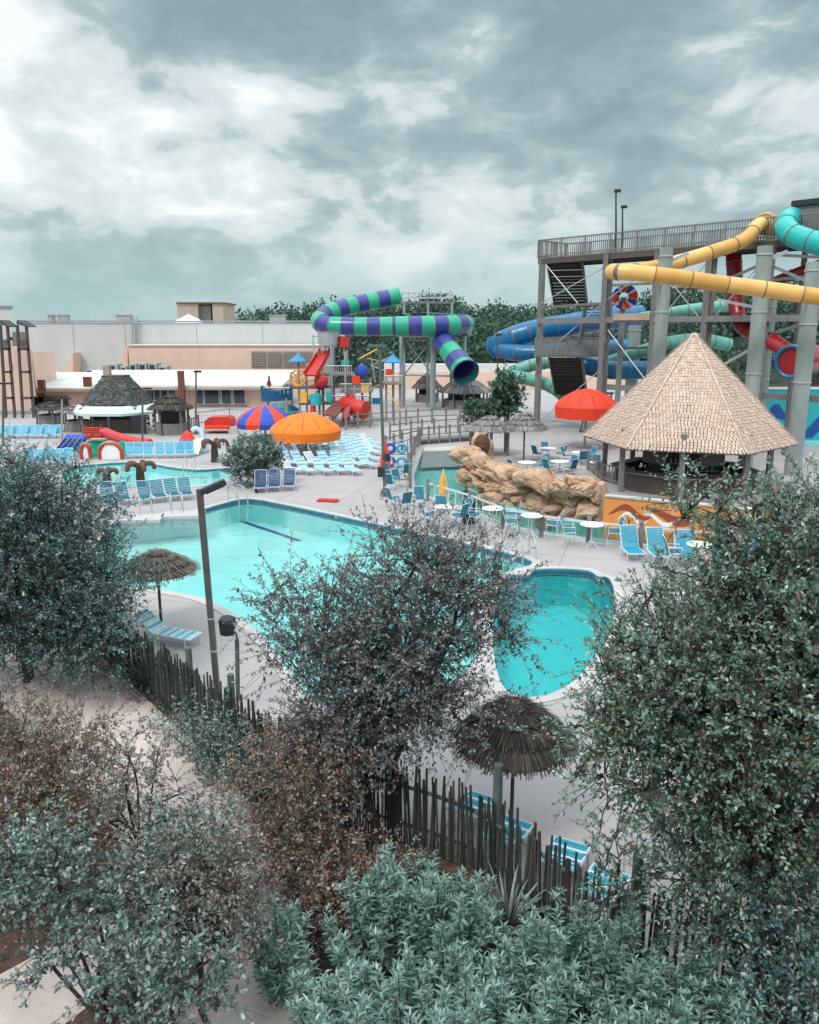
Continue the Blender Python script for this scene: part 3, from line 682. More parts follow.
hut('thatched_stall', 'small brown peaked hut half hidden left of the slide column', 427, 407, 104, 2.0, 388, 373, TH_B, 4, 1.6)
hut('gazebo', 'grey thatched gazebo on posts standing behind the rock wall', 489, 446, 59, 1.9, 430, 415.5, TH_G, 6, 1.5, dark=False, counter=False)
hut('thatched_shelter', 'low green-grey thatched shelter to the left of the shingled kiosk', 78, 429, 73, 1.7, 412, 405, TH_G, 4, 1.2, dark=False)
hut('thatched_shelter', 'low thatched shelter in front of the hotel wing glazing', 52, 424, 78, 1.8, 409, 402, TH_D, 4, 1.3, dark=False)
# thatched parasols
def parasol(name, lab, base, r, z0, z1, mats_, n, tiers, pole_r=.045, strand=.014, cv=.35):
    t = thing(name, lab, 'parasol', base)
    part('thatch_canopy', mats_, t, lambda mb: (thatch(mb, base, r, z0, z1, n, tiers, strand, .16, curve=cv), mb.lathe([(r * .97, z0 + .02), (r * .6, z1 + (z0 - z1) * .6 ** (1 + cv) - .03), (.03, z1 - .04)], 20, base)))
    part('ridge_cap', mats_[2], t, lambda mb: mb.lathe([(.13, z1 - .04), (.1, z1 + .05), (.02, z1 + .1)], 12, base))
    part('pole', X['darkwood'], t, lambda mb: mb.bar(base, base + Vector((0, 0, z1)), pole_r))
    part('rib', X['darkwood'], t, lambda mb: [mb.bar(base + Vector((0, 0, z1 - .15)), base + Vector((r * .93 * math.cos(a), r * .93 * math.sin(a), z0 + .0)), .018, n=5) for a in [2 * math.pi * k / 8 for k in range(8)]])
    return t
p1 = G(162, 632); parasol('thatched_parasol', 'round brown thatched parasol beside the pale lounger and the near edge of the main pool', p1, 1.2, 1.95, 2.55, TH_B, 320, 4)
p2 = Vector(A(512, 800, 12.9)); p2.z = 0; parasol('thatched_parasol', 'dark shaggy thatched parasol behind the bamboo fence, in front of the round pool', p2, 1.08, 1.88, 2.62, TH_D, 620, 4, .035, .008, .7)
p3 = Vector(A(524, 446, 55)); p3.z = 0; parasol('thatched_parasol', 'grey layered thatched parasol on a thin pole over the upper patio', p3, 1.65, 2.35, 3.45, TH_G, 220, 4, .06, .03)
# fabric mushroom parasols
def mushroom(name, lab, px, pyb, D, rx_px, y_low, y_edge, y_top, mats_, pick, n=96, valance=True):
    b = Vector(A(px, pyb, D)); b.z = 0; t = thing(name, lab, 'parasol', b); r = rx_px / F * (D + .3)
    zl, ze, zt = A(px, y_low, D).z, A(px, y_edge, D).z, A(px, y_top, D).z
    prof = [(r * .96, zl), (r, ze), (r * .93, ze + (zt - ze) * .22), (r * .72, ze + (zt - ze) * .55), (r * .4, ze + (zt - ze) * .85), (r * .12, zt - .03), (.02, zt)]
    def cn(mb):
        mb.lathe(prof, n, b, mats=pick, amp=lambda j: 1 - .025 * abs(math.sin(j * math.pi * 8 / n)) - .004 * (j % 2))
    part('canopy', mats_, t, cn, smooth=False)
    part('pole', X['grey'], t, lambda mb: mb.bar(b, b + Vector((0, 0, zt)), .09))
    part('rib', X['grey'], t, lambda mb: [mb.bar(b + Vector((0, 0, zt - .2)), b + Vector((r * .93 * math.cos(a), r * .93 * math.sin(a), ze)), .03, n=4) for a in [2 * math.pi * k / 8 for k in range(8)]])
    return t
mushroom('mushroom_parasol', 'domed bright red fabric parasol to the left of the shingled bar hut', 584, 455, 62, 31.5, 417.5, 406, 388.5, [X['redf'], mat('red_seam', (.45, .02, .01), .7)], lambda i, j: 1 if j % 8 == 0 and i > 1 else 0)
mushroom('mushroom_parasol', 'orange fabric dome parasol over the block of loungers', 306.5, 466, 57, 36, 439, 430, 412.5, [X['orange'], mat('orange_seam', (.55, .10, .004), .7)], lambda i, j: 1 if j % 8 == 0 and i > 1 else 0)
mushroom('mushroom_parasol', 'red and blue striped dome parasol to the left of the orange one', 266, 447, 68, 29.5, 427, 422, 405, [X['redf'], X['bluef'], X['orange']], lambda i, j: ((j // 8) % 2), n=96)
mushroom('mushroom_parasol', 'green-topped dome parasol mostly hidden behind the striped one', 280, 436, 80, 23, 416, 412, 402, [X['green'], X['btube'], X['orange']], lambda i, j: ((j // 12) % 2), n=96)
# ------------------------------------------------------------------ water slides
def resample(pts, step):
    P = spline(pts, 14); out = [P[0]]; acc = 0
    for a, b in zip(P, P[1:]):
        L_ = (b - a).length; d = 0
        while acc + (L_ - d) >= step:
            d += step - acc; out.append(a.lerp(b, d / L_)); acc = 0
        acc += L_ - d
    return out
def slide_tube(parent, pts, r, mats_, band=None, step=.35, joint=5, name='tube', taper=None, ring=.035, n=18):
    P = resample(pts, step); k = len(P); PP, RR, MI = [], [], []
    for i, p in enumerate(P):
        rr = r if taper is None else r + taper * max(0, (i / (k - 1) - .55) / .45)
        if i % joint == 0 and 0 < i < k - 1:      # a raised flange where two sections are bolted
            t = (P[i + 1] - P[i - 1]).normalized()
            for dd, er in ((-.030, 0), (-.026, ring), (.026, ring), (.030, 0)): PP.append(p + t * dd); RR.append(rr + er); MI.append(i if dd > .027 else -1)
        else: PP.append(p); RR.append(rr); MI.append(i)
    mb = MB()
    mb.tube(PP, RR, n, cap=False, mats=lambda i: len(mats_) if MI[i] < 0 else ((MI[i] // band) % len(mats_) if band else 0))
    o = mb.build(name, list(mats_) + [X['seam']], parent, smooth=True, fix=False)
    return o, P
def ringpart(parent, c, d, r, th, m, name='rim', n=24):
    mb = MB(); d = Vector(d).normalized(); x = d.orthogonal().normalized(); y = d.cross(x)
    pts = [Vector(c) + (x * math.cos(a) + y * math.sin(a)) * r for a in [2 * math.pi * k / n for k in range(n + 1)]]
    mb.tube(pts, th, 6, cap=False); return mb.build(name, m, parent, smooth=True)
def Ap(l): return [A(*q) for q in l]
# green and purple raft slide
gs = thing('tube_slide', 'green and purple striped tube slide looping on a grey column behind the play structure', 'water slide', A(433, 405, 93))
slide_tube(gs, Ap([(399, 296, 100), (385, 299, 99.5), (362, 303.5, 98.5), (340, 309, 97), (325, 315, 95.5), (319.5, 321.5, 94), (328, 325.5, 92.8), (348, 326.5, 92.2), (372, 326.5, 92), (400, 326, 92)]), 1.04, [X['green'], X['purple']], 4, joint=4)
slide_tube(gs, Ap([(396, 326.3, 92), (415, 326, 92), (440, 325.5, 92.5), (458, 325, 94), (466, 324.5, 97), (458, 323.5, 100), (435, 322, 101), (412, 322, 99), (401, 324, 95.5)]), 1.12, [X['green'], X['purple']], 4, joint=4)
o, P = slide_tube(gs, Ap([(436, 330, 94), (444, 343, 92.5), (452, 354, 91), (461, 366, 89.3), (466, 373, 88)]), 1.2, [X['green'], X['purple']], 5, joint=5, taper=.3)
ringpart(o, P[-1], P[-1] - P[-3], 1.47, .1, X['purple'])
def gcol(mb): a = A(433, 336, 93.5); mb.bar((a.x, a.y, 0), a, .36, n=14)
part('column', X['conc'], gs, gcol)
gt = thing('slide_platform', 'grey steel platform with railings at the start of the striped tube slide', 'platform', A(430, 405, 99))
for x, y in ((404, 303), (428, 303), (452, 303)):
    for D in (97, 101):
        def pc(mb): a = A(x, y, D); mb.beam((a.x, a.y, 0), a, .3, .3)
        part('post', X['conc'], gt, pc)
def deckp(mb, x0, x1, y, D, d, th=.25):
    a, b = A(x0, y, D), A(x1, y, D); mb.box(((a.x + b.x) / 2, D + d / 2, a.z), (b.x - a.x, d, th))
part('deck', X['greywood'], gt, lambda mb: deckp(mb, 400, 455, 302.5, 97, 4))
part('lower_deck', X['greywood'], gt, lambda mb: deckp(mb, 398, 468, 336, 95, 5, .3))
def grail(mb):
    for y in (292.5, 297.5): mb.bar(A(402, y, 97), A(453, y, 97), .05, n=5); mb.bar(A(402, y + .8, 101), A(453, y + .8, 101), .05, n=5)
    for k in range(9): x = 402 + k * 51 / 8; mb.bar(A(x, 292.5, 97), A(x, 302, 97), .04, n=4)
part('railing', X['steel'], gt, grail)
def gbr(mb):
    for a, b in (((404, 338), (433, 375)), ((433, 338), (404, 375)), ((440, 340), (452, 370)), ((404, 375), (452, 376)), ((404, 340), (466, 340))): mb.bar(A(*a, 97), A(*b, 97), .1, n=5)
    for x in (401, 465): a = A(x, 336, 95); mb.bar((a.x, a.y, 0), a, .18)
part('brace', X['steel'], gt, gbr)
# wooden tower
W0, W1 = A(538, 259, 73), A(746, 243.5, 59.7); W1.z = W0.z; ux = (W1 - W0).normalized(); nx_ = Vector((-ux.y, ux.x, 0))
def fac(px, back=0, z=None):
    u = (px - 409.5) / F; lo, hi = -.3, 2.5
    for _ in range(50):
        m_ = (lo + hi) / 2; p = W0.lerp(W1, m_) + nx_ * back; zc = p.y * cp - (p.z - CH) * sp
        if p.x / zc < u: lo = m_
        else: hi = m_
    p = W0.lerp(W1, lo) + nx_ * back
    if z is not None: p.z = z
    return p
ZT = W0.z
tw = thing('slide_tower', 'tall weathered wooden slide tower with stairs and a long railed platform', 'tower', fac(606, 0, 0))
E0, E1 = fac(538), fac(850)
part('platform_deck', X['greywood'], tw, lambda mb: mb.prism([E0, E1, E1 + nx_ * 4.2, E0 + nx_ * 4.2], (0, 0, .12)))
def joist(mb):
    for b in (0.1, 1.4, 2.8, 4.1): mb.beam(E0 + nx_ * b - Vector((0, 0, .22)), E1 + nx_ * b - Vector((0, 0, .22)), .16, .42)
    L_ = (E1 - E0).length
    for k in range(int(L_ / .9)): p = E0 + ux * (.4 + k * .9) - Vector((0, 0, .1)); mb.beam(p + nx_ * .15, p + nx_ * 4.0, .08, .18)
part('joist', X['darkwood'], tw, joist)
def prail(mb, a, b, h, pitch=.2, w=.06):
    L_ = (b - a).length; d = (b - a).normalized(); an = math.atan2(d.y, d.x)
    for k in range(int(L_ / pitch) + 1):
        p = a + d * min(L_, k * pitch); mb.box((p.x, p.y, p.z + h / 2), (w, .04, h), an)
    for z in (h, h * .12): mb.beam(a + Vector((0, 0, z)), b + Vector((0, 0, z)), .12, .1)
    for k in range(int(L_ / 2.4) + 1):
        p = a + d * min(L_, k * 2.4); mb.box((p.x, p.y, p.z + h / 2), (.13, .1, h * 1.05), an)
part('railing', X['greywood'], tw, lambda mb: prail(mb, E0 + Vector((0, 0, .1)), E1 + Vector((0, 0, .1)), 1.45))
part('railing', X['greywood'], tw, lambda mb: prail(mb, E0 + nx_ * 4.2 + Vector((0, 0, .1)), E1 + nx_ * 4.2 + Vector((0, 0, .1)), 1.45))
part('railing', X['greywood'], tw, lambda mb: prail(mb, E0 + Vector((0, 0, .1)), E0 + nx_ * 4.2 + Vector((0, 0, .1)), 1.45))
for px, back, w_ in ((541, .1, .28), (606, -.12, .34), (612, .9, .28), (657, .1, .3), (662, .9, .26), (710, .1, .34), (716, .9, .3), (774, .4, .3), (544, 4, .28), (610, 4, .28), (660, 4, .28), (712, 4, .28), (806, 3.5, .3)):
    p = fac(px, back); part('post', X['greywood'], tw, lambda mb: mb.beam((p.x, p.y, 0), (p.x, p.y, ZT - .05), w_, w_))
ZL = A(570, 357, 71.5).z; ZM = 11.2; ZQ = 3.1
def fl_dir(): return Vector((.33, .944, 0))
fd = fl_dir(); sd_ = Vector((fd.y, -fd.x, 0))
def flight(name_, p_top, p_bot, w_):
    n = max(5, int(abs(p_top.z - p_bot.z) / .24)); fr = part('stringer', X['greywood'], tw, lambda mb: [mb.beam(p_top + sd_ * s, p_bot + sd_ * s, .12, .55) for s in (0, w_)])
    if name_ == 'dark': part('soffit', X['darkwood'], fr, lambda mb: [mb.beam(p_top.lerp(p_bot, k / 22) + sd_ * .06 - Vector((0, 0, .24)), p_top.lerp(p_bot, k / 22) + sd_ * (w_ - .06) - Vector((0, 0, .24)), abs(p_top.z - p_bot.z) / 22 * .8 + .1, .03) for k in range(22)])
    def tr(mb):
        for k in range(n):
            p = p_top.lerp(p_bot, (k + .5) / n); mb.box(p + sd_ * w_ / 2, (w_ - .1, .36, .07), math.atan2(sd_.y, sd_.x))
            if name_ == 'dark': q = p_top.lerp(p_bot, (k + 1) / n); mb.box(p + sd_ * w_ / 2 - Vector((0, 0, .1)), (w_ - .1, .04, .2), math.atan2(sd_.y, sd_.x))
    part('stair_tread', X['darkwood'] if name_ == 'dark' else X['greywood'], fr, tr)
    return fr
fA = fac(547, .2); fA.z = ZT - .1; bA = fA + fd * 5.2; bA.z = ZM
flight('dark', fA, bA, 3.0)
tB = bA + sd_ * 2.9; bB = A(577, 357, 72.2); bB.z = ZL
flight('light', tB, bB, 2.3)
for s in (0, 2.3): part('stair_rail', X['greywood'], tw, lambda mb: (mb.beam(tB + sd_ * s + Vector((0, 0, 1.1)), bB + sd_ * s + Vector((0, 0, 1.1)), .1, .14), [mb.beam(tB.lerp(bB, k / 14) + sd_ * s, tB.lerp(bB, k / 14) + sd_ * s + Vector((0, 0, 1.1)), .05, .05) for k in range(15)]))
part('landing', X['greywood'], tw, lambda mb: mb.prism([bA - sd_ * .2, bA + sd_ * 5.4, bA + sd_ * 5.4 + fd * 1.6, bA - sd_ * .2 + fd * 1.6], (0, 0, .15)))
l0, l1 = A(535, 357, 71.2), A(603, 356, 71.2); l0.z = l1.z = ZL
part('landing', X['greywood'], tw, lambda mb: mb.prism([l0, l1, l1 + Vector((.3, 1.8, 0)), l0 + Vector((.3, 1.8, 0))], (0, 0, .15)))
part('railing', X['greywood'], tw, lambda mb: prail(mb, l0, l1, 1.65, .2, .16))
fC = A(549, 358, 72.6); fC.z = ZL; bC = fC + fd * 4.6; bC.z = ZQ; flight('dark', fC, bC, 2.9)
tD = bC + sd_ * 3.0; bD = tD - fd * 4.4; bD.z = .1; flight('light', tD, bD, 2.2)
part('landing', X['greywood'], tw, lambda mb: mb.prism([bC, bC + sd_ * 5.3, bC + sd_ * 5.3 + fd * 1.5, bC + fd * 1.5], (0, 0, .15)))
for a, b in ((fac(608, .1, A(608, 320, 68).z), fac(850, .1, A(608, 320, 68).z)), (fac(541, 0, A(541, 321, 73).z), fac(608, 0, A(541, 321, 73).z)), (fac(612, .9, 4.3), fac(850, .9, 4.3))):
    part('beam', X['greywood'], tw, lambda mb: mb.beam(a, b, .25, .45))
part('lower_walkway', X['greywood'], tw, lambda mb: mb.prism([fac(608, .2, A(608, 320, 68).z), fac(850, .2, A(608, 320, 68).z), fac(850, 2.2, A(608, 320, 68).z), fac(608, 2.2, A(608, 320, 68).z)], (0, 0, .12)))
part('brown_panel', X['tan'], tw, lambda mb: mb.beam(fac(617, -.1, A(617, 317, 67).z), fac(654, -.1, A(617, 317, 67).z), .1, .55))
def cab(mb):
    for a, za, b, zb in ((541, ZT, 580, ZM), (541, ZM, 606, ZT - 1), (545, ZL, 606, ZM), (541, 0.5, 606, ZL - 1), (606, ZM, 657, ZT - 1), (657, 9, 710, ZT - 1), (710, 9.5, 657, ZT - 1), (716, 9.6, 774, ZT - .6), (612, 9, 655, 5), (657, 4.5, 710, 9)):
        mb.bar(fac(a, .1, za), fac(b, .1, zb), .045, n=5)
rr = random.Random(8)
for a_, za, b_, zb in ((774, 14.2, 850, 13.6), (774, 12.6, 850, 12.9), (774, 13.4, 850, 11.2), (722, 12.5, 774, 14), (722, 11.2, 774, 10.4), (774, 8.6, 850, 10.2), (662, 12.2, 710, 12.2), (612, 12.6, 657, 12.6), (612, 7.4, 657, 7.6), (544, 11.0, 606, 11.2), (716, 5.6, 774, 8.2), (657, 6.4, 716, 6.2)):
    bk_ = rr.uniform(.2, 3.4); part('strut', X['steel'] if a_ > 715 else X['greywood'], tw, lambda mb: mb.beam(fac(a_, bk_, za), fac(b_, bk_, zb), .16, .2))
part('cable_brace', X['steel'], tw, cab)
for px, yt, yb in ((616, 191, 255), (622.5, 207, 255)):
    b = fac(px, .5 if px < 620 else 4.0); t = A(px, yt, b.y)
    lt = thing('tower_lamp', 'tall dark floodlight pole standing on the tower platform' if px < 620 else 'shorter dark floodlight pole behind the tall one on the tower platform', 'lamp', b)
    part('pole', X['trim'], lt, lambda mb: mb.bar(b, t, .09, .06)); part('lamp_head', X['trim'], lt, lambda mb: mb.box(t + Vector((.1, -.1, 0)), (.5, .35, .22)), bevel=.03)
tb = thing('tower_hut', 'dark box cabin on the tower platform at the right edge of the photo', 'cabin', fac(818, 1.5))
part('wall', X['greywood'], tb, lambda mb: mb.box(fac(822, 1.8) + Vector((0, 0, 1.2)), (3.2, 2.2, 2.0), math.atan2(ux.y, ux.x)))
part('roof', X['trim'], tb, lambda mb: mb.box(fac(822, 1.8) + Vector((0, 0, 2.4)), (3.6, 2.6, .35), math.atan2(ux.y, ux.x)))
# concrete slide columns
cols = []
for px, yt, D, r, lab in ((666.5, 248, 53.2, .42, 'thick grey-green concrete column to the left of the shingled roof peak'), (765.5, 246, 51.5, .46, 'thick grey-green concrete column rising behind the right slope of the shingled roof'), (815, 262, 50.2, .5, 'thick grey-green concrete column at the right edge of the photo'), (635, 325, 80, .6, 'pale round concrete column far behind the tower stairs'), (771, 300, 66, .45, 'slimmer concrete column standing behind the middle thick column')):
    t = A(px, yt, D); b = Vector((t.x, t.y, 0)); c_ = thing('slide_column', lab, 'column', b, 'concrete columns carrying the slides')
    part('shaft', X['conc'], c_, lambda mb: mb.bar(b, t, r, n=18), smooth=True)
    part('collar', X['steel'], c_, lambda mb: [mb.lathe([(r + .015, z - .06), (r + .05, z - .05), (r + .05, z + .05), (r + .015, z + .06)], 18, b) for z in (t.z - .5, t.z * .72, t.z * .45)])
    if D < 60: part('bracket', X['steel'], c_, lambda mb: (mb.beam(Vector((t.x, t.y, t.z - .9)), Vector((t.x + 1.5, t.y + .3, t.z - .3)), .14, .2), mb.beam(Vector((t.x, t.y, t.z - 2.3)), Vector((t.x - 1.2, t.y - 1.2, t.z - 1.9)), .14, .2)))
def slide(lab, path, r, m, rim=None, rim2=None, name='tube_slide', **k):
    P_ = Ap(path); s_ = thing(name, lab, 'water slide', (P_[len(P_) // 2].x, P_[len(P_) // 2].y, 0)); o, P = slide_tube(s_, P_, r, m if isinstance(m, list) else [m], **k)
    if rim: ringpart(s_, P[0], P[0] - P[2], r + .08, .1, rim)
    if rim2: ringpart(s_, P[-1], P[-1] - P[-3], r + .08, .1, rim2)
    return s_, P
ys, P = slide('long yellow tube slide doubling back in front of the wooden tower', [(772, 231, 60.5), (764, 224, 59.5), (757, 226, 58.2), (750, 235, 57.2), (738, 243, 56.6), (715, 251, 56), (685, 260, 55.3), (655, 267.5, 54.4), (630, 271.5, 53), (616, 272, 51.8), (612.5, 271.5, 50.8), (618, 272, 50), (636, 273, 49.6), (670, 276.5, 49.2), (720, 283.5, 48.8), (770, 290, 48.3), (820, 297, 47.5), (880, 305, 46)], .47, [X['ytube'], X['ytube2']], rim=X['ytube2'], band=12, joint=6)
ringpart(ys, A(765, 223.5, 59.4), A(757, 226, 58.2) - A(768, 226, 60), .66, .14, X['ytube2'], 'mouth')
slide('teal tube slide starting from the platform at the top right corner of the tower', [(803, 222, 60), (795, 218, 58.6), (788, 220, 57.6), (786, 228, 56.6), (793, 235, 55.8), (806, 240, 55), (825, 245, 54), (870, 254, 52)], .74, X['teal'], rim=X['ytube2'], joint=4)
rs_, P = slide('dark red tube slide dropping vertically beneath the tower then running right', [(733, 246, 64), (734, 262, 63.5), (735.5, 290, 63), (737, 312, 62.5), (743, 326, 61.5), (758, 335, 60), (774, 343, 58.5), (788, 352, 57), (793, 359, 56)], .58, X['rtube'], joint=4)
def mouth(mb): a, b = A(792, 361.5, 54.6), A(812, 358, 57.5); mb.tube([a, a.lerp(b, .1), b.lerp(a, .1), b], [.98, 1.02, 1.02, .95], 20)
part('splash_bowl', X['rtube'], rs_, mouth, smooth=True)
ringpart(rs_, A(791.7, 361.5, 54.55), A(812, 358, 57.5) - A(792, 361.5, 54.6), 1.02, .14, X['btube'])
slide('short red tube section at the right edge beneath the teal tube', [(775, 282, 62), (790, 276, 61), (806, 270, 60), (830, 262, 59)], .42, X['rtube'], joint=4)
slide('upper of the two wide blue tubes behind the left side of the tower', [(498, 347, 86), (503, 342, 85), (520, 335, 84), (545, 329, 84), (570, 325, 84.5), (600, 320, 86), (640, 316, 88)], 1.15, X['btube'], rim=X['btube'], joint=4)
slide('lower blue tube behind the tower landing, beneath the upper wide one', [(499, 349, 85), (515, 352.5, 83), (540, 353, 82), (565, 350, 82), (590, 348, 83), (630, 347, 85)], .85, X['btube'], joint=4)
slide('low blue tube running behind the shingled roof and the tower stairs', [(570, 360, 77), (588, 366, 76), (612, 370, 75.5), (640, 370, 75.5), (668, 371, 76), (700, 374, 77)], .85, X['btube'], joint=4)
slide('faded mint tube curving up to the tower landing from the shrub', [(498, 386, 82), (506, 376, 81), (520, 369, 80.5), (540, 363.5, 80.5), (570, 361, 81), (600, 362, 82)], .62, X['mint'], joint=4)
slide('faded green tube sloping down behind the tower post', [(510, 376, 79.5), (528, 379, 79), (548, 385, 78.5), (562, 394, 78), (572, 405, 77.5)], .62, X['mint'], joint=4)
slide('faded mint tube crossing behind the tower at walkway height', [(640, 318, 76), (660, 315, 75.5), (680, 311, 75), (712, 307, 75), (735, 305, 76)], .5, X['mint'], joint=4)
slide('faded mint tube crossing behind the tower below the walkway', [(610, 362, 78), (640, 352, 77), (668, 343, 76.5), (700, 340, 76.5), (730, 345, 77)], .6, X['mint'], joint=4)
fn_ = thing('funnel_slide', 'round slide mouth painted in orange, white and blue wedges behind the tower stairs', 'water slide', A(626, 330, 71))
c_ = A(625.5, 297, 70)
def fun(mb):
    n = 24
    for k in range(n):
        a, b = 2 * math.pi * k / n, 2 * math.pi * (k + 1) / n; q = lambda r, t, d: c_ + Vector((r * math.cos(t), d, r * math.sin(t)))
        mb.m = (0, 0, 1, 2, 2, 3)[k % 6]; mb.add([q(.4, a, .5), q(.4, b, .5), q(1.0, b, -.2), q(1.0, a, -.2)], [(0, 1, 2, 3)]); mb.add([q(1.0, a, -.2), q(1.0, b, -.2), q(1.0, b, .6), q(1.0, a, .6)], [(0, 1, 2, 3)])
part('bowl', [X['redf'], X['white'], X['bluef'], X['orange']], fn_, fun)
part('stand', X['conc'], fn_, lambda mb: mb.bar((c_.x, c_.y + .7, 0), (c_.x, c_.y + .7, c_.z), .25))
# turquoise wall with painted waves
wl = thing('pool_wall', 'turquoise wall with dark blue wave shapes behind the shingled bar hut', 'wall', A(790, 436, 67))
part('wall', X['cyanwall'], wl, lambda mb: fbox(mb, 738, 389, 880, 440, 67, .4))
def wav(mb):
    for pts in ([(768, 413), (773, 405), (779, 404), (784, 412), (790, 414), (797, 410), (806, 413), (806, 421), (798, 418), (792, 428), (788, 420), (780, 419), (774, 418)], [(806, 430), (800, 438), (812, 438), (822, 428), (836, 432), (836, 420), (820, 416)]):
        mb.prism([A(x, y, 66.98) for x, y in pts], (0, -.02, 0))
part('painted_wave', X['navyp'], wl, wav)
part('coping', X['white'], wl, lambda mb: fbox(mb, 737.5, 387.8, 881, 389.4, 66.9, .6))
# ------------------------------------------------------------------ play structure
ps = thing('play_structure', 'large water play structure of poles, red chute, tipping bucket and blue cone roofs', 'play structure', A(335, 418, 80))
for px, yt, D in ((291, 372, 80), (298, 358, 79), (306, 372, 79), (318, 350, 80), (322, 350, 82), (331, 344, 79), (333, 345, 83), (345, 352, 79), (347, 350, 83), (354, 374, 79), (362, 380, 80), (370, 378, 80), (393, 362, 82), (386, 372, 81), (400, 372, 81)):
    p = A(px, yt, D); part('post', X['grey'] if px % 2 else X['tan'], ps, lambda mb: mb.bar((p.x, p.y, 0), p, .12))
for x0, x1, y, D, d in ((312, 352, 375, 79, 4), (290, 325, 388, 79, 3), (340, 372, 392, 79, 3), (384, 403, 384, 80, 3), (300, 370, 404, 79.5, 2.5)):
    part('deck', X['greywood'], ps, lambda mb: deckp(mb, x0, x1, y, D, d, .18))
def nets(mb):
    for x0, x1, y0, y1 in ((312, 352, 366, 375), (290, 325, 380, 388), (340, 372, 384, 392), (384, 403, 376, 384), (300, 370, 396, 404)):
        for k in range(int((x1 - x0) / 2.2) + 1): x = x0 + k * 2.2; mb.bar(A(x, y0, 78.9), A(x, y1, 78.9), .035, n=4)
        mb.bar(A(x0, y0, 78.9), A(x1, y0, 78.9), .06, n=5)
part('railing', X['steel'], ps, nets)
part('chute', X['red'], ps, lambda mb: (mb.prism([A(320, 351, 80.5), A(330.5, 350.5, 80.5), A(317, 375, 77.5), A(304.5, 374.5, 77.5)], (0, .1, -.15)), mb.beam(A(320, 350, 80.5), A(304.5, 373.5, 77.5), .12, .5), mb.beam(A(330.5, 349.5, 80.5), A(317, 374, 77.5), .12, .5)))
def bucket(mb): a = A(328.5, 338, 80); mb.lathe([(.3, -.9), (.9, -.75), (1.05, .6), (1.15, .65), (1.0, .65), (.9, .2), (.02, .2)], 16, a); mb.bar(a + Vector((-1.6, 0, .2)), a + Vector((1.6, 0, .2)), .08); mb.beam(a + Vector((-1.5, 0, -1.6)), a + Vector((-1.5, 0, .3)), .15, .15); mb.beam(a + Vector((1.5, 0, -1.6)), a + Vector((1.5, 0, .3)), .15, .15)
part('tipping_bucket', X['steel'], ps, bucket)
part('bucket_guard', X['red'], ps, lambda mb: mb.box(A(344, 342, 80), (.9, .6, 1.0), R(20)))
for px, yl, yt, D, rp in ((298, 361, 353, 79, 9.5), (393, 362, 354, 82, 9)):
    part('cone_roof', mat('cone_blue', (.02, .22, .48), .5, .1), ps, lambda mb: mb.lathe([(rp / F * D, A(px, yl, D).z - .08), (rp / F * D, A(px, yl, D).z), (rp / F * D * .45, A(px, (yl + yt) / 2, D).z), (.02, A(px, yt, D).z)], 10, (A(px, yt, D).x, D, 0)))
def wheel(mb):
    c = A(298, 378, 78.2); n = 16; q = [c + Vector((.75 * math.cos(2 * math.pi * k / n), 0, .75 * math.sin(2 * math.pi * k / n))) for k in range(n + 1)]; mb.tube(q, .1, 6, cap=False)
    for k in range(0, n, 2): mb.bar(c, q[k], .06, n=5)
part('wheel', mat('wheel_yellow', (.70, .30, .03), .5), ps, wheel)
part('hanging_bucket', mat('bucket_teal', (.03, .42, .46), .5), ps, lambda mb: (mb.lathe([(.5, -.6), (.62, .45), (.5, .45), (.4, -.4)], 12, A(316, 399, 77.5)), mb.bar(A(316, 395, 77.5), A(316, 389, 79), .04)))
part('ramp', X['brown'], ps, lambda mb: mb.prism([A(322, 415, 75), A(336, 418, 75), A(348, 403, 79), A(336, 402, 79)], (0, 0, .15)))
part('tube_chute', X['red'], ps, lambda mb: mb.tube(spline(Ap([(345, 405, 79), (350, 406, 78), (358, 409, 77), (366, 410, 76.5)]), 6), .85, 14), smooth=True)
part('slide_flume', X['rtube'], ps, lambda mb: mb.tube(spline(Ap([(346, 420, 75), (347, 412, 76), (352, 404, 77.5), (350, 396, 78.5)]), 6), .4, 10), smooth=True)
part('blue_tarp', X['bluef'], ps, lambda mb: mb.sphere(A(362, 371, 79.5), .6, 12, 7, (1, .6, 1.1)))
part('water_cannon', X['red'], ps, lambda mb: (mb.sphere(A(321, 381, 78.5), .7, 10, 6), mb.bar(A(321, 381, 78.5), A(312, 387, 77.8), .18)))
rr = random.Random(3)
for k in range(16):
    a = A(rr.uniform(292, 404), rr.uniform(352, 392), rr.uniform(78, 83)); b = a + Vector((rr.uniform(-2.2, 2.2), rr.uniform(-1, 1), rr.uniform(-2.4, 1.0))); part('strut', [X['brown'], X['tan'], X['grey'], X['yellow']][k % 4], ps, lambda mb: mb.bar(a, b, .07, n=5))
for px0, px1, y0, y1, D, m_ in ((300, 307, 392, 403, 78.4, 'yellow'), (318, 324, 382, 390, 78.8, 'bluef'), (341, 349, 360, 366, 79, 'teal'), (352, 360, 376, 384, 78.8, 'redf'), (326, 331, 392, 402, 78.3, 'teal'), (361, 369, 385, 393, 78.9, 'yellow'), (386, 392, 369, 377, 80.5, 'redf'), (310, 316, 404, 412, 77.8, 'redf'), (372, 380, 398, 404, 79, 'btube')):
    part('panel', X[m_], ps, lambda mb: fbox(mb, px0, y0, px1, y1, D, .12))
bt = thing('play_boat', 'blue play boat with a small mast, left of the play structure', 'boat', A(278, 420, 78))
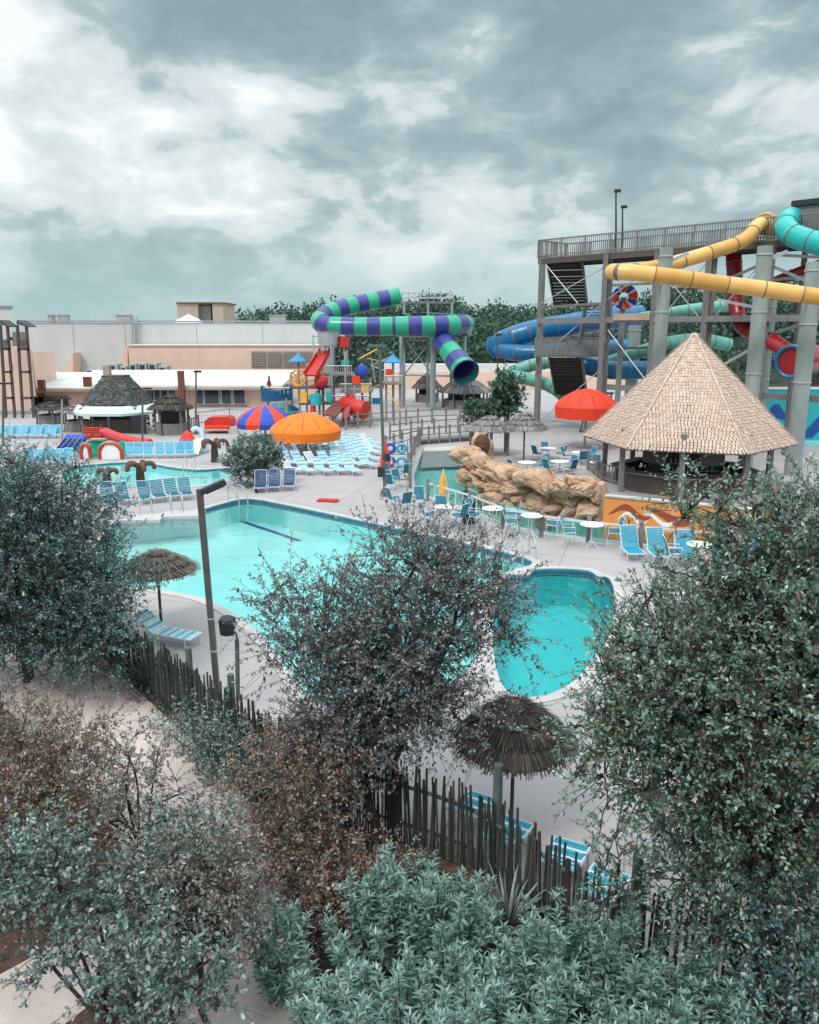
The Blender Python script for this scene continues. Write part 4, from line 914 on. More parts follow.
def hull(mb):
    sec = []
    for k in range(9):
        t = k / 8; c = A(262, 396, 77.5).lerp(A(292, 395, 78.5), t); w_ = .9 * math.sin(math.pi * min(1, t * .8 + .2)) + .1; up = .5 * (2 * t - 1) ** 2
        sec += [c + Vector((0, -w_, .45 + up)), c + Vector((0, -w_ * .6, -.5)), c + Vector((0, w_ * .6, -.5)), c + Vector((0, w_, .45 + up))]
    mb.add(sec, [(4 * k + j, 4 * k + j + 1, 4 * k + j + 5, 4 * k + j + 4) for k in range(8) for j in range(3)] + [(0, 1, 2, 3), (32, 33, 34, 35)])
part('hull', X['btube'], bt, hull)
part('rail', X['steel'], bt, lambda mb: [mb.bar(A(264 + k * 4, 388, 77.4), A(264 + k * 4, 394, 77.4), .05, n=4) for k in range(7)] + [mb.bar(A(263, 388, 77.4), A(290, 388, 77.4), .06, n=4)])
part('mast', X['brown'], bt, lambda mb: mb.bar(A(269, 396, 78), A(269, 376, 78), .1)); part('flag', X['red'], bt, lambda mb: mb.prism([A(269, 377, 78), A(266, 385, 78), A(272, 386, 78)], (0, .06, 0)))
part('support', X['grey'], bt, lambda mb: [mb.bar((A(x, 400, 78).x, 78, 0), A(x, 398, 78), .12) for x in (268, 286)])
# low items of the toddler area
def simple(name, lab, cat, base, parts_, grp=None):
    t = thing(name, lab, cat, base, grp)
    for nm, m, fn in parts_: part(nm, m, t, fn)
    return t
b = Vector(A(220, 428, 72)); b.z = 0
simple('toddler_tunnel', 'red rounded tunnel on low white plinths, left of the striped parasol', 'play tunnel', b, [('shell', X['red'], lambda mb: mb.lathe([(1.0, -1.2), (1.1, 0), (1.0, 1.2)], 12, (0, 0, 0)) or None)][:0] + [
    ('shell', X['red'], lambda mb: mb.prism([b + Vector((-1.25, -.5, .35)), b + Vector((1.15, -.5, .35)), b + Vector((1.2, -.5, 1.2)), b + Vector((.9, -.5, 1.45)), b + Vector((-.8, -.5, 1.4)), b + Vector((-1.25, -.5, 1.05))], (0, 1.6, 0))), ('seat', X['redf'], lambda mb: mb.box(b + Vector((0, -.8, .55)), (2.2, .7, .3))), ('plinth', X['coping'], lambda mb: mb.box(b + Vector((1.4, -.9, .3)), (.8, .5, .6)))])
b2 = G(70, 450)
simple('toddler_slide', 'wide blue toddler slide with four lanes left of the arched panels', 'slide', b2, [
    ('lane', X['bluef'], lambda mb: [mb.prism([G(57 + k * 6, 450, .1), G(61.5 + k * 6, 450, .1), G(71 + k * 5, 438.5, .7) + Vector((0, 0, .25)), G(67 + k * 5, 438.5, .7) + Vector((0, 0, .25))], (0, 0, .08)) for k in range(4)]),
    ('frame', X['trim'], lambda mb: [mb.beam(G(56 + k * 6, 450, .1), G(66 + k * 5, 438.5, .95), .08, .14) for k in range(5)])])
def arch(mb, px0, px1, pyb, pyt, D, th, inner):
    c = A((px0 + px1) / 2, pyb, D); hw = (px1 - px0) / 2 / F * D; zt = A(px0, pyt, D).z; zb = 0; out = []
    n = 12
    for k in range(n + 1):
        a = math.pi * k / n; out.append(Vector((c.x - math.cos(a) * hw, D, zb + (zt - zb) * (.45 + .55 * math.sin(a)))))
    if inner:
        mb.prism([Vector((c.x - hw, D, zb))] + out + [Vector((c.x + hw, D, zb))], (0, th, 0))
    else: mb.tube([Vector((c.x - hw, D, zb))] + out + [Vector((c.x + hw, D, zb))], th, 6)
for px0, px1, yb, yt, D, lab in ((82, 90.5, 460, 444.5, 56.5, 'narrow white arched panel at the left end of the toddler play wall'), (100, 122, 458.5, 443, 56.5, 'wide white arched panel with a red border in front of the kiosk')):
    ar = thing('arched_panel', lab, 'arch', Vector((A((px0 + px1) / 2, yb, D).x, D, 0)))
    part('face', X['white'], ar, lambda mb: arch(mb, px0 + 1.5, px1 - 1.5, yb, yt + 2.5, D, .15, True)); part('border', X['red'], ar, lambda mb: arch(mb, px0, px1, yb, yt, D, .12, False)); part('outer_border', X['green'], ar, lambda mb: arch(mb, px0 - 1.3, px1 + 1.3, yb, yt - 1.2, D + .15, .1, False))
gp = thing('toddler_wall', 'green play wall between the two white arched panels', 'play wall', A(96, 458, 57.5)); part('board', X['green'], gp, lambda mb: fbox(mb, 90, 440, 104, 459, 57.5, .3)); part('cap', X['tan'], gp, lambda mb: fbox(mb, 89.5, 439, 104.5, 440.5, 57.3, .5)); part('side_board', X['green'], gp, lambda mb: fbox(mb, 118, 442, 126, 458, 57.8, .3))
ct = thing('play_fort', 'small toddler fort with red netting on posts in front of the kiosk', 'play fort', A(93, 442, 66))
part('post', X['darkwood'], ct, lambda mb: [mb.bar((A(x, 440, D).x, D, 0), A(x, 424, D), .1) for x in (84, 92, 101) for D in (65, 67)])
part('net', X['red'], ct, lambda mb: [mb.bar(A(84, 428 + k * 2, 64.9), A(101, 428 + k * 2, 64.9), .06, n=4) for k in range(6)] + [mb.bar(A(84 + k * 3.4, 427, 64.9), A(84 + k * 3.4, 439, 64.9), .06, n=4) for k in range(6)])
part('deck', X['greywood'], ct, lambda mb: deckp(mb, 83, 102, 438, 65, 2.2))
rc = thing('open_chute', 'long curved red chute running down right from the toddler fort', 'slide', A(127, 447, 64)); part('chute', X['red'], rc, lambda mb: mb.tube(spline(Ap([(101, 433, 65), (106, 433, 65), (116, 437, 64.5), (130, 441, 64), (150, 444, 63.5)]), 6), .42, 10), smooth=True); part('lip', X['rtube'], rc, lambda mb: mb.tube(spline(Ap([(104, 435, 64.5), (116, 440, 64), (132, 444, 63.5), (152, 446, 63)]), 6), .2, 8))
tpx = thing('tent_slide', 'red tent-shaped toddler slide at the right end of the kids pool chairs', 'slide', A(188, 447, 62.5)); bq = Vector((A(188, 447, 62.5).x, 62.5, 0))
part('shell', X['redf'], tpx, lambda mb: mb.lathe([(.85, .1), (.7, .5), (.35, 1.1), (.05, 1.35)], 7, bq)); part('lane', X['btube'], tpx, lambda mb: mb.prism([bq + Vector((-.5, -1.4, .05)), bq + Vector((.4, -1.4, .05)), bq + Vector((.35, -.2, .9)), bq + Vector((-.25, -.2, .9))], (0, .1, .06)))
wsx = thing('animal_slide', 'pale blue and white toddler slide with a curved neck beside the red tent slide', 'slide', A(200, 447, 60)); bw = Vector((A(201, 447, 60).x, 60, 0))
part('body', mat('pale_plastic', (.55, .68, .74), .5, .1), wsx, lambda mb: mb.box(bw + Vector((0, 0, .5)), (.9, 1.1, 1.0)), bevel=.08); part('neck', X['pale'], wsx, lambda mb: mb.tube(spline([bw + Vector(q) for q in ((.2, 0, .9), (.1, 0, 1.5), (-.3, 0, 1.8), (-.6, 0, 1.6))], 6), .17, 8), smooth=True); part('lane', X['white'], wsx, lambda mb: mb.prism([bw + Vector((-.3, -2, .1)), bw + Vector((.3, -2, .1)), bw + Vector((.3, -.4, .95)), bw + Vector((-.3, -.4, .95))], (0, .05, .1)))
for px, py, s, lab in ((107.5, 486, .7, 'short carved palm stump with lopped fronds standing at the left of the kids pool'), (141, 486, 1.0, 'brown carved palm figure with spread arms at the front edge of the kids pool'), (215, 462, 1.1, 'brown carved palm figure between the kids pool and the small tree')):
    b = G(px, py); pf = thing('palm_sculpture', lab, 'sculpture', b)
    part('trunk', X['bark'], pf, lambda mb: mb.tube([b + Vector((0, 0, z)) for z in (0, .3, .7, 1.1 * s, 1.25 * s)], [.3, .26, .24, .2, .12], 9))
    def fr(mb):
        for k in range(5 if s > .8 else 3):
            a = 2 * math.pi * k / 5 + .3; q = b + Vector((0, 0, 1.1 * s)); mb.tube(spline([q, q + Vector((.4 * math.cos(a), .4 * math.sin(a), .25)) * s, q + Vector((.75 * math.cos(a), .75 * math.sin(a), .2)) * s, q + Vector((.85 * math.cos(a), .85 * math.sin(a), -.15)) * s], 4), [.14] * 12 + [.05], 6)
    part('frond', mat('carved_brown', (.11, .06, .04), .8, .3, 4), pf, fr)
# ------------------------------------------------------------------ loungers, chairs, tables
ORD = ['first', 'second', 'third', 'fourth', 'fifth', 'sixth', 'seventh', 'eighth', 'ninth', 'tenth', 'eleventh']
def make_lounger(lab, slm, back=55, L_=1.25, bl=.78, w=.62, stripe=None):
    """foot towards -Y, head towards +Y"""
    t = thing('pool_lounger', lab, 'lounger'); h = .34; y0, y1 = -L_, 0.0; b = R(back); by, bz = bl * math.cos(b), bl * math.sin(b)
    def fr(mb):
        for s in (-1, 1):
            x = s * w / 2; mb.tube([(x, y0, h - .03), (x, y1, h), (x, y1 + .3, h)], .025, 6); mb.tube([(x, y1, h), (x, y1 + by, h + bz)], .025, 6)
        mb.bar((-w / 2, y0, h - .03), (w / 2, y0, h - .03), .025, n=6); mb.bar((-w / 2, y1 + by, h + bz), (w / 2, y1 + by, h + bz), .025, n=6)
    part('frame', X['frame'], t, fr)
    mats_ = [slm, stripe or slm]
    def seat(mb):
        n = int((y1 - y0) / .085)
        for k in range(n): mb.m = 1 if k % 3 == 2 else 0; y = y0 + (k + .5) * (y1 - y0) / n; mb.box((0, y, h + .012 - .03 * (1 - (k + .5) / n)), (w, .068, .016))
    part('seat', mats_, t, seat)
    def bk(mb):
        n = int(bl / .085); M = Matrix.Rotation(b, 3, 'X')
        for k in range(n): mb.m = 1 if k % 3 == 2 else 0; q = (k + .5) / n; mb.box((0, y1 + by * q - .012, h + bz * q + .01), (w, .068, .016), rot=M)
    part('backrest', mats_, t, bk)
    for x, y in ((-1, y0 + .15), (1, y0 + .15), (-1, y1 + .12), (1, y1 + .12)): part('leg', X['frame'], t, lambda mb: mb.bar((x * w / 2, y, h), (x * (w / 2 + .02), y - .04, 0), .022, n=6))
    return t
def make_chair(lab, slm, seat_h=.42, arm=True, w=.52):
    t = thing('sling_chair' if seat_h < .6 else 'bar_chair', lab, 'chair'); tp = seat_h + .58
    part('seat', slm, t, lambda mb: mb.prism([(-w / 2, -.26, seat_h + .03), (w / 2, -.26, seat_h + .03), (w / 2, .22, seat_h - .03), (-w / 2, .22, seat_h - .03)], (0, 0, .025)))
    part('backrest', slm, t, lambda mb: mb.prism([(-w / 2, .2, seat_h), (w / 2, .2, seat_h), (w / 2, .40, tp), (-w / 2, .40, tp)], (0, .025, 0)))
    def fr(mb):
        for s in (-1, 1):
            x = s * (w / 2 + .015); mb.tube([(x, .2, seat_h - .03), (x, .42, tp + .02)], .014, 6); mb.bar((x, -.27, seat_h), (x, .22, seat_h - .05), .018, n=6)
            if arm: mb.tube([(x, -.26, seat_h), (x, -.26, seat_h + .22), (x, .3, seat_h + .22)], .014, 6)
        mb.bar((-w / 2, .42, tp + .02), (w / 2, .42, tp + .02), .018, n=6)
    part('frame', X['frame'], t, fr)
    for sx_ in (-1, 1):
        for y, y2 in ((-.26, -.32), (.2, .36)): part('leg', X['frame'], t, lambda mb: mb.bar((sx_ * (w / 2 + .015), y, seat_h), (sx_ * (w / 2 + .03), y2, 0), .014, n=6))
    return t
def make_table(lab, h, r):
    t = thing('patio_table' if h < .9 else 'bar_table', lab, 'table')
    part('tabletop', X['white'], t, lambda mb: mb.lathe([(.0, h - .035), (r * .97, h - .035), (r, h - .02), (r * .98, h), (.0, h + .002)], 24))
    part('pedestal', X['frame'], t, lambda mb: mb.bar((0, 0, .05), (0, 0, h - .03), .035))
    for k in range(4): a = math.pi / 4 + k * math.pi / 2; part('leg', X['frame'], t, lambda mb: mb.tube([(0.03 * math.cos(a), .03 * math.sin(a), .3), (r * .5 * math.cos(a), r * .5 * math.sin(a), .1), (r * .75 * math.cos(a), r * .75 * math.sin(a), 0.01)], .02, 6))
    return t
def face(p, extra=0): return math.atan2(-p.x, p.y) + extra      # local -Y turned towards the camera
# row at the near edge of the kids pool
pc = Placer(make_lounger('x', X['blue'], 62, .75, .85, .66))
for k, (px, py) in enumerate(((108, 503), (123, 503), (145, 502), (158.5, 500.5), (172, 499), (185.5, 498))):
    p = G(px, py); pc(p, face(p) + R(12 + rng.uniform(-5, 5)), 'blue sling chair, %s from the left in the row before the kids pool' % ORD[k], 'chairs at the near edge of the kids pool')
pn = Placer(make_lounger('x', X['navy'], 66, .7, .9, .66))
for k, (px, py) in enumerate(((261, 491), (275, 490), (289.5, 489))):
    p = G(px, py); pn(p, face(p) + R(-6), 'dark blue sling chair, %s from the left of three beside the small tree' % ORD[k], 'dark chairs beside the small tree')
for k, (px, py) in enumerate(((201, 483), (212, 480), (223, 479))):
    pass
pa = Placer(make_lounger('x', X['aqua'], 64, .6, .8, .62))
for k, px in enumerate((131, 139, 148.5, 160, 170, 180, 190)):
    p = G(px, 457.5 - .1 * k); pa(p, face(p), 'aqua sling chair, %s from the left in the row behind the kids pool' % ORD[k], 'chairs behind the kids pool')
for k in range(9):
    p = G(2 + k * 7.2, 437.5 + (k % 2) * .4); pa(p, face(p) + R(-35), 'aqua lounger in the slanting row before the hotel wing at far left', 'loungers before the hotel wing')
for k in range(5):
    p = G(30 + k * 9.5, 464 + (k % 2)); pa(p, face(p) + R(-20), 'aqua sling chair in the short row left of the arched panels', 'chairs left of the arched panels')
# block of pale strap loungers
pb = Placer(make_lounger('x', X['pale'], 48, 1.3, .85, .62, X['aqua'])); pw = Placer(make_lounger('x', X['frame'], 42, 1.3, .85, .62, X['pale']))
for row, (y, x0, n, st) in enumerate(((472, 288, 5, 15.5), (465, 286, 7, 13), (458.5, 292, 7, 12.5), (453, 298, 7, 12), (448, 304, 7, 11.3), (444, 312, 6, 11))):
    for k in range(n):
        p = G(x0 + k * st + rng.uniform(-1, 1), y + rng.uniform(-.6, .6) + k * .25)
        (pb if (k * 2 + row) % 5 else pw)(p, face(p) + R(28 + row * 3 + rng.uniform(-5, 5)) , 'white-framed pale blue strap lounger parked in the crowded block beneath the orange parasol', 'loungers parked beneath the orange parasol')
# four bright blue loungers on the right
pr = Placer(make_lounger('x', X['blue2'], 62, .8, .95, .68))
for k, (px, py) in enumerate(((630, 556), (656, 558.5), (684, 561), (722, 563), (750, 566))):
    p = G(px, py); pr(p, face(p) + R(20), 'bright blue lounger, %s from the left in the row between orange mural and right tree' % ORD[k], 'bright blue loungers before the orange mural')
# loungers behind the bamboo fence
pf_ = Placer(make_lounger('x', X['blue2'], 24, .55, .62, .62, X['pale']))
for k, (px, py, rz) in enumerate(((472, 808, 150), (505, 834, 148), (563, 858, 152), (602, 888, 150))):
    p = G(px, py, .35); p.z = 0
    pf_(p, R(rz), 'striped blue lounger behind the bamboo fence, %s along from the left' % ORD[k], 'striped loungers behind the bamboo fence')
pl = Placer(make_lounger('x', X['pale'], 35, 1.25, .8, .64, X['aqua']))
p = G(160, 641); pl(p, R(70), 'pale blue lounger under the brown thatched parasol by the fence')
# bar tables along the river
ptb = Placer(make_table('x', 1.02, .5)); pbc = Placer(make_chair('x', X['blue'], .70))
for k, (px, py, ch, lab) in enumerate(((445, 506.5, ((-.75, -.2), (-.1, .8), (.85, .35), (.6, -.45)), 'white round bar table left of the dark bin, with four chairs'), (493, 508, ((-.85, .1), (.85, -.05)), 'white round bar table just right of the dark bin'), (532, 515, ((-.9, .1), (.9, -.3)), 'white round bar table below the middle of the rock wall'), (592, 524, ((-.95, .1), (.9, .0)), 'white round bar table at the right end of the rock wall'), (700, 544, ((-.95, .1),), 'white round bar table among the bright blue loungers'))):
    p = G(px, py, 1.02); p.z = 0; ptb(p, 0, lab, 'bar tables along the river')
    for j, (dx, dy) in enumerate(ch):
        q = p + Vector((dx, dy, 0)); nm = ['bar table left of the bin', 'bar table right of the bin', 'bar table below the rock wall', 'bar table at the end of the rock wall', 'bar table among the loungers'][k]
        side = 'left' if dx < -.5 else ('right' if dx > .5 else 'far')
        if j == 3: side = 'near right'
        pbc(q, math.atan2(dx, -dy) + math.pi + rng.uniform(-.3, .3) if False else math.atan2(-dx, dy), 'tall blue chair, %s side of the %s' % (side, nm), 'tall blue chairs at the bar tables')
# low tables and chairs of the upper patio and beside the lamp
ptp = Placer(make_table('x', .74, .6)); pch = Placer(make_chair('x', X['blue']))
for k, (px, py, n, lab) in enumerate(((560, 461, 4, 'front table of the upper patio'), (548, 448, 3, 'back table of the upper patio'), (580, 452, 3, 'table nearest the red parasol'), (527, 462, 2, 'table beneath the grey parasol'), (599, 462, 2, 'table beside the bar railing'))):
    p = G(px, py, .74); p.z = 0; ptp(p, 0, 'white round patio ' + lab, 'upper patio tables')
    for j in range(n):
        a = 2 * math.pi * j / n + .6 + k; q = p + Vector((math.cos(a), math.sin(a), 0)) * .95
        pch(q, a - math.pi / 2, 'blue patio chair at the ' + lab, 'chairs at the ' + lab)
for j, (px, py, rz) in enumerate(((391, 480, 60), (398, 474, 100), (390, 490, 160), (399, 487, 40), (406, 479, 200), (394, 506, 120), (404, 510, 210), (420, 507, 10))):
    p = G(px, py); pch(p, R(rz), ['blue chair just right of the tall lamp post', 'blue chair behind the tall lamp post', 'blue chair left of the tall lamp post base', 'blue chair between lamp post and river fence', 'blue chair against the river fence beside the red folded parasol', 'blue chair in front of the tall lamp post', 'blue chair turned away, right of the lamp post front', 'navy-looking blue chair by the river post left of the yellow parasol'][j], 'loose blue chairs around the tall lamp post')
# ------------------------------------------------------------------ fences, boardwalk, rock wall
slat_fence('river_fence', 'grey post and white wire fence along the near bank of the lazy river', [G(*q) for q in ((428, 500.5), (470, 514), (503, 528.5), (541, 537), (588, 543.5), (640, 549), (690, 554), (760, 561))], .95, X['white'], X['greywood'], .55, .018, r=.085, rm=X['frame'])
slat_fence('channel_fence', 'grey wooden fence along the left bank of the river channel', [G(*q) for q in ((418, 447), (414, 455), (411, 464), (409, 474), (410, 488))], 1.15, X['greywood'], X['greywood'], .3, .05, r=.09)
slat_fence('boardwalk_fence', 'near row of grey boardwalk posts with rope rails left of the bridge', [G(*q) for q in ((386, 455), (394, 452.5), (402, 450), (411, 447.5), (420, 445))], 1.2, None, X['greywood'], r=.1)
slat_fence('boardwalk_fence', 'middle row of grey boardwalk posts behind the bridge', [G(*q) for q in ((390, 440), (400, 438.5), (411, 437), (422, 436), (434, 435), (446, 434), (458, 433), (469, 432))], 1.25, None, X['greywood'], r=.09)
slat_fence('boardwalk_fence', 'farthest row of grey boardwalk posts before the striped slide column', [G(*q) for q in ((346, 430), (358, 428.5), (370, 427.5), (382, 426.5), (394, 425.5), (406, 425), (418, 424), (432, 423), (446, 422.5), (460, 422))], 1.3, None, X['greywood'], r=.1)
slat_fence('play_fence', 'grey mesh fence in front of the play structure', [G(*q) for q in ((196, 425), (230, 421), (258, 423), (290, 424), (330, 424), (372, 424))], 1.2, X['steel'], X['grey'], .35, .03, r=.06)
slat_fence('kiosk_fence', 'grey slatted fence between the thatched stall and the red tunnel', [G(*q) for q in ((183, 434), (190, 433), (199, 432))], 1.3, X['greywood'], X['greywood'], .2, .12, r=.08)
br = thing('footbridge', 'grey wooden footbridge crossing the head of the lazy river', 'bridge', G(445, 444))
a, b = G(418, 445), G(470, 441)
part('deck', X['greywood'], br, lambda mb: mb.prism([a + Vector((0, 0, .25)), b + Vector((0, 0, .25)), b + Vector((.2, 1.8, .25)), a + Vector((.2, 1.8, .25))], (0, 0, .14)))
part('girder', X['darkwood'], br, lambda mb: (mb.beam(a + Vector((0, .1, .1)), b + Vector((0, .1, .1)), .15, .32)))
for k in range(6):
    p = a.lerp(b, k / 5); part('post', X['greywood'], br, lambda mb: mb.beam(p + Vector((0, 0, .0)), p + Vector((0, 0, 1.5)), .16, .16))
part('rope_rail', X['greywood'], br, lambda mb: [mb.beam(a + Vector((0, 0, z)), b + Vector((0, 0, z)), .05, .05) for z in (.8, 1.25)])
# rock wall
rk = thing('rock_wall', 'layered tan artificial rock wall along the far bank of the lazy river', 'rock wall', G(530, 512))
base = spline([G(*q) for q in ((460, 484), (478, 494), (506, 504.5), (530, 511), (552, 516.5), (580, 520.5), (597, 523))], 36)
prof = [(-.1, -.6), (.02, 0), (.06, .45), (.0, .85), (-.30, 1.12), (-.26, 1.26), (.30, 1.36), (.62, 1.5), (.62, 1.72), (.42, 1.92), (-.25, 2.05), (-.8, 2.1), (-1.3, 1.85), (-1.7, 1.1), (-1.8, 0), (-1.8, -.6)]
PR = spline([Vector((x, z, 0)) for x, z in prof], 6)
def rockmesh(mb):
    nb, npf = len(base), len(PR)
    for i, p in enumerate(base):
        t = (base[min(i + 1, nb - 1)] - base[max(i - 1, 0)]).normalized(); nrm_ = Vector((t.y, -t.x, 0)); f = i / (nb - 1)
        hs = .93 - .05 * f + .26 * noise.noise(Vector((f * 9, 3, 0))); led = .55 + .9 * noise.noise(Vector((f * 7, 11, 0)))
        endt = min(1, min(f, 1 - f) * 14 + .35)
        for q in PR:
            co = p + nrm_ * (q.x * endt * (max(0, led) if q.y > .9 and q.x > -.35 else 1)) + Vector((0, 0, q.y * hs * (.6 + .4 * endt) if q.y > 0 else q.y))
            v = Vector((co.x * .9, co.y * .9, co.z * 1.5)); wv = co + Vector((noise.noise(v * 1.3), noise.noise(v * 1.3 + Vector((9, 0, 0))), noise.noise(v * 1.3 + Vector((0, 9, 0))))) * .35
            dd, pp = noise.voronoi(Vector((wv.x * .62, wv.y * .5, wv.z * 1.05))); crk = max(0, .22 - (dd[1] - dd[0])) / .22; hgt_ = noise.noise(pp[0] * 5.3)
            d2_, p2_ = noise.voronoi(wv * 1.9); crk2 = max(0, .15 - (d2_[1] - d2_[0])) / .15
            dsp = hgt_ * .60 - crk ** 1.2 * .38 - crk2 * .10 + noise.noise(v * 1.1) * .12 + noise.noise(v * 5.5) * .05 + noise.noise(v * 12) * .02 + math.sin(co.z * 8 + noise.noise(v * .8) * 4) * .03
            co = co + nrm_ * dsp * (1 if q.x > -.5 else .4) + Vector((0, 0, (dsp * .7 if q.y > 1.4 else 0)))
            mb.v.append(tuple(co))
    for i in range(nb - 1):
        for j in range(npf - 1):
            a = i * npf + j; mb.f.append((a, a + 1, a + npf + 1, a + npf)); mb.mi.append(0)
    mb.f.append(tuple(range(npf))); mb.mi.append(0); mb.f.append(tuple(range((nb - 1) * npf, nb * npf))); mb.mi.append(0)
part('stone', X['rock'], rk, rockmesh)
def boulder(name, lab, c, r, sc, seed, par=None):
    mb = MB(); mb.sphere(c, r, 28, 18, sc)
    mb.v = [tuple(Vector(p) + (Vector(p) - Vector(c)).normalized() * r * (.28 * noise.noise(Vector(p) * 1.3 / r + Vector((seed, 0, 0))) - .25 * (1 - abs(noise.noise(Vector(p) * 2.2 / r + Vector((seed, 5, 0))))) ** 3)) for p in mb.v]
    o = mb.build(name, X['rock'], par, loc=Vector((c[0], c[1], 0)) if par is None else None, smooth=False)
    if par is None: tag(o, lab, 'rock')
    return o
for k, (px, py, D, r) in enumerate(((500, 474, 47.5, .9), (535, 482, 45.5, .8), (562, 488, 44, .7), (468, 455, 50.5, .8))):
    c = A(px, py, D); boulder('boulder', None, c, r, (1.5, 1, .8), k * 7.1, rk)
c = A(481, 447, 52); lh = thing('carved_head', 'carved tan rock head with a dark brown face at the left of the rock wall', 'sculpture', (c.x, c.y, 0))
boulder('mane', None, c - Vector((0, 0, .5)), 1.05, (.9, .8, 1.5), 3.3, lh)
part('face', mat('carved_dark', (.10, .05, .03), .85, .4, 4), lh, lambda mb: (mb.sphere(c + Vector((0, -.75, .25)), .62, 16, 10, (.85, .55, 1.15)), mb.sphere(c + Vector((0, -1.1, .15)), .16, 8, 6)))
# orange mural wall
mw = thing('mural_wall', 'orange wall with rust and white waves along the river behind the blue loungers', 'wall', G(660, 529))
m0, m1 = G(603, 524.5), G(790, 545); md = (m1 - m0).normalized(); mn = Vector((md.y, -md.x, 0)); mh_ = 1.35
part('wall', X['muralo'], mw, lambda mb: mb.prism([m0 - Vector((0, 0, .6)), m1 - Vector((0, 0, .6)), m1 + Vector((0, 0, mh_)), m0 + Vector((0, 0, mh_))], -mn * .3))
part('cap', X['coping'], mw, lambda mb: mb.prism([m0 + mn * .06 + Vector((0, 0, mh_)), m1 + mn * .06 + Vector((0, 0, mh_)), m1 - mn * .36 + Vector((0, 0, mh_)), m0 - mn * .36 + Vector((0, 0, mh_))], (0, 0, .07)))
ML = (m1 - m0).length
def wave(mb, s0, s1, zc, th, ph, mi):
    pts_u, pts_l = [], []
    for k in range(25):
        f = k / 24; s = s0 + (s1 - s0) * f; z = zc + .22 * math.sin(f * 7 + ph); w_ = th * math.sin(math.pi * f) ** .7
        pts_u.append(m0 + md * s + mn * .006 + Vector((0, 0, z + w_))); pts_l.append(m0 + md * s + mn * .006 + Vector((0, 0, z - w_)))
    mb.m = mi
    for k in range(24): mb.add([pts_l[k], pts_l[k + 1], pts_u[k + 1], pts_u[k]], [(0, 1, 2, 3)])
part('painted_wave', X['muralr'], mw, lambda mb: (wave(mb, .2, ML * .28, .72, .16, 5.2, 0), wave(mb, ML * .24, ML * .62, .72, .22, 1.2, 0), wave(mb, ML * .6, ML * .95, .7, .2, 1.2, 0)))
part('painted_foam', X['white'], mw, lambda mb: (wave(mb, ML * .08, ML * .26, .45, .09, 5.6, 0), wave(mb, ML * .22, ML * .45, .52, .11, .6, 0), wave(mb, ML * .56, ML * .8, .48, .12, .6, 0)))
# ------------------------------------------------------------------ lamps, bins, small things
def lamp(lab, b, t, r, head, m=X['bronze'], heads=1):
    l = thing('lamp_post', lab, 'lamp post', b)
    part('pole', m, l, lambda mb: mb.beam(b, t, r * 2, r * 2))
    part('base_plate', m, l, lambda mb: mb.box(b + Vector((0, 0, .06)), (r * 4.5, r * 4.5, .12)), bevel=.02)
    return l
b = G(220, 722); t = A(199.5, 489, b.y + .1); l = lamp('grey square lamp post with a tilted shoebox floodlight, standing by the bamboo fence', b, t, .062, None)
M = Matrix.Rotation(R(-22), 3, 'Y') @ Matrix.Rotation(R(18), 3, 'Z')
hd = part('lamp_head', X['trim'], l, lambda mb: mb.box(t + Vector((.30, -.02, .05)), (.60, .34, .13), rot=M), bevel=.015)
part('lens', X['grey'], hd, lambda mb: mb.box(t + Vector((.33, -.02, .05)) + M @ Vector((0, 0, -.07)), (.44, .26, .015), rot=M)); part('arm', X['bronze'], l, lambda mb: mb.beam(t + Vector((-.04, 0, -.06)), t + Vector((.12, 0, -.02)), .1, .1))
part('pole_band', X['steel'], l, lambda mb: [mb.box(b.lerp(t, f), (.15, .15, .03)) for f in (.32, .46)])
b = G(385, 496); t = A(379.5, 347, b.y); l = lamp('tall green-grey lamp post in the middle of the deck beside the river channel', b, t, .085, None, X['bamboo2'])
part('lamp_head', X['bamboo2'], l, lambda mb: mb.box(t + Vector((-.2, 0, .05)), (.85, .35, .16)), bevel=.03)
part('speaker', X['trim'], l, lambda mb: mb.box(b.lerp(t, .27) + Vector((.22, -.1, 0)), (.28, .3, .42)), bevel=.03); part('control_box', X['trim'], l, lambda mb: mb.box(b.lerp(t, .17) + Vector((-.2, -.1, 0)), (.3, .25, .55)), bevel=.02); part('foot', X['bamboo2'], l, lambda mb: mb.lathe([(.26, 0), (.24, .3), (.13, .42)], 10, b))
for px, y0, y1, hw, lab in ((142.5, 447, 389, 1, 'thin grey double-headed lamp post in front of the shingled kiosk'), (196, 434, 372, 0, 'thin dark lamp post before the annex doors'), (62, 442, 399, 1, 'thin grey lamp post left of the shingled kiosk'), (3, 446, 384, 1, 'thin dark lamp post at the left edge of the photo'), (497.5, 425, 335, 0, 'thin dark lamp post behind the shrub and beside the blue tubes')):
    b = G(px, y0); t = A(px, y1, b.y); l = lamp(lab, b, t, .06, None, X['bronze'] if px != 62 else X['grey'])
    part('lamp_head', X['trim'], l, lambda mb: ([mb.box(t + Vector((s * .38, 0, .04)), (.6, .3, .14)) for s in (-1, 1)] if hw else mb.box(t + Vector((.15, 0, .04)), (.6, .35, .18))))
b = G(468.5, 523); bn = thing('litter_bin', 'dark green panelled litter bin between two white bar tables', 'bin', b)
part('body', mat('bin_green', (.02, .045, .04), .5, .2), bn, lambda mb: mb.box(b + Vector((0, 0, .48)), (.58, .58, .92)), bevel=.03); part('lid', X['trim'], bn, lambda mb: (mb.lathe([(.40, .96), (.42, 1.02), (.30, 1.16), (.02, 1.2)], 4, b, R(45)))); part('flap', X['grey'], bn, lambda mb: mb.box(b + Vector((0, -.3, .80)), (.34, .03, .16)))
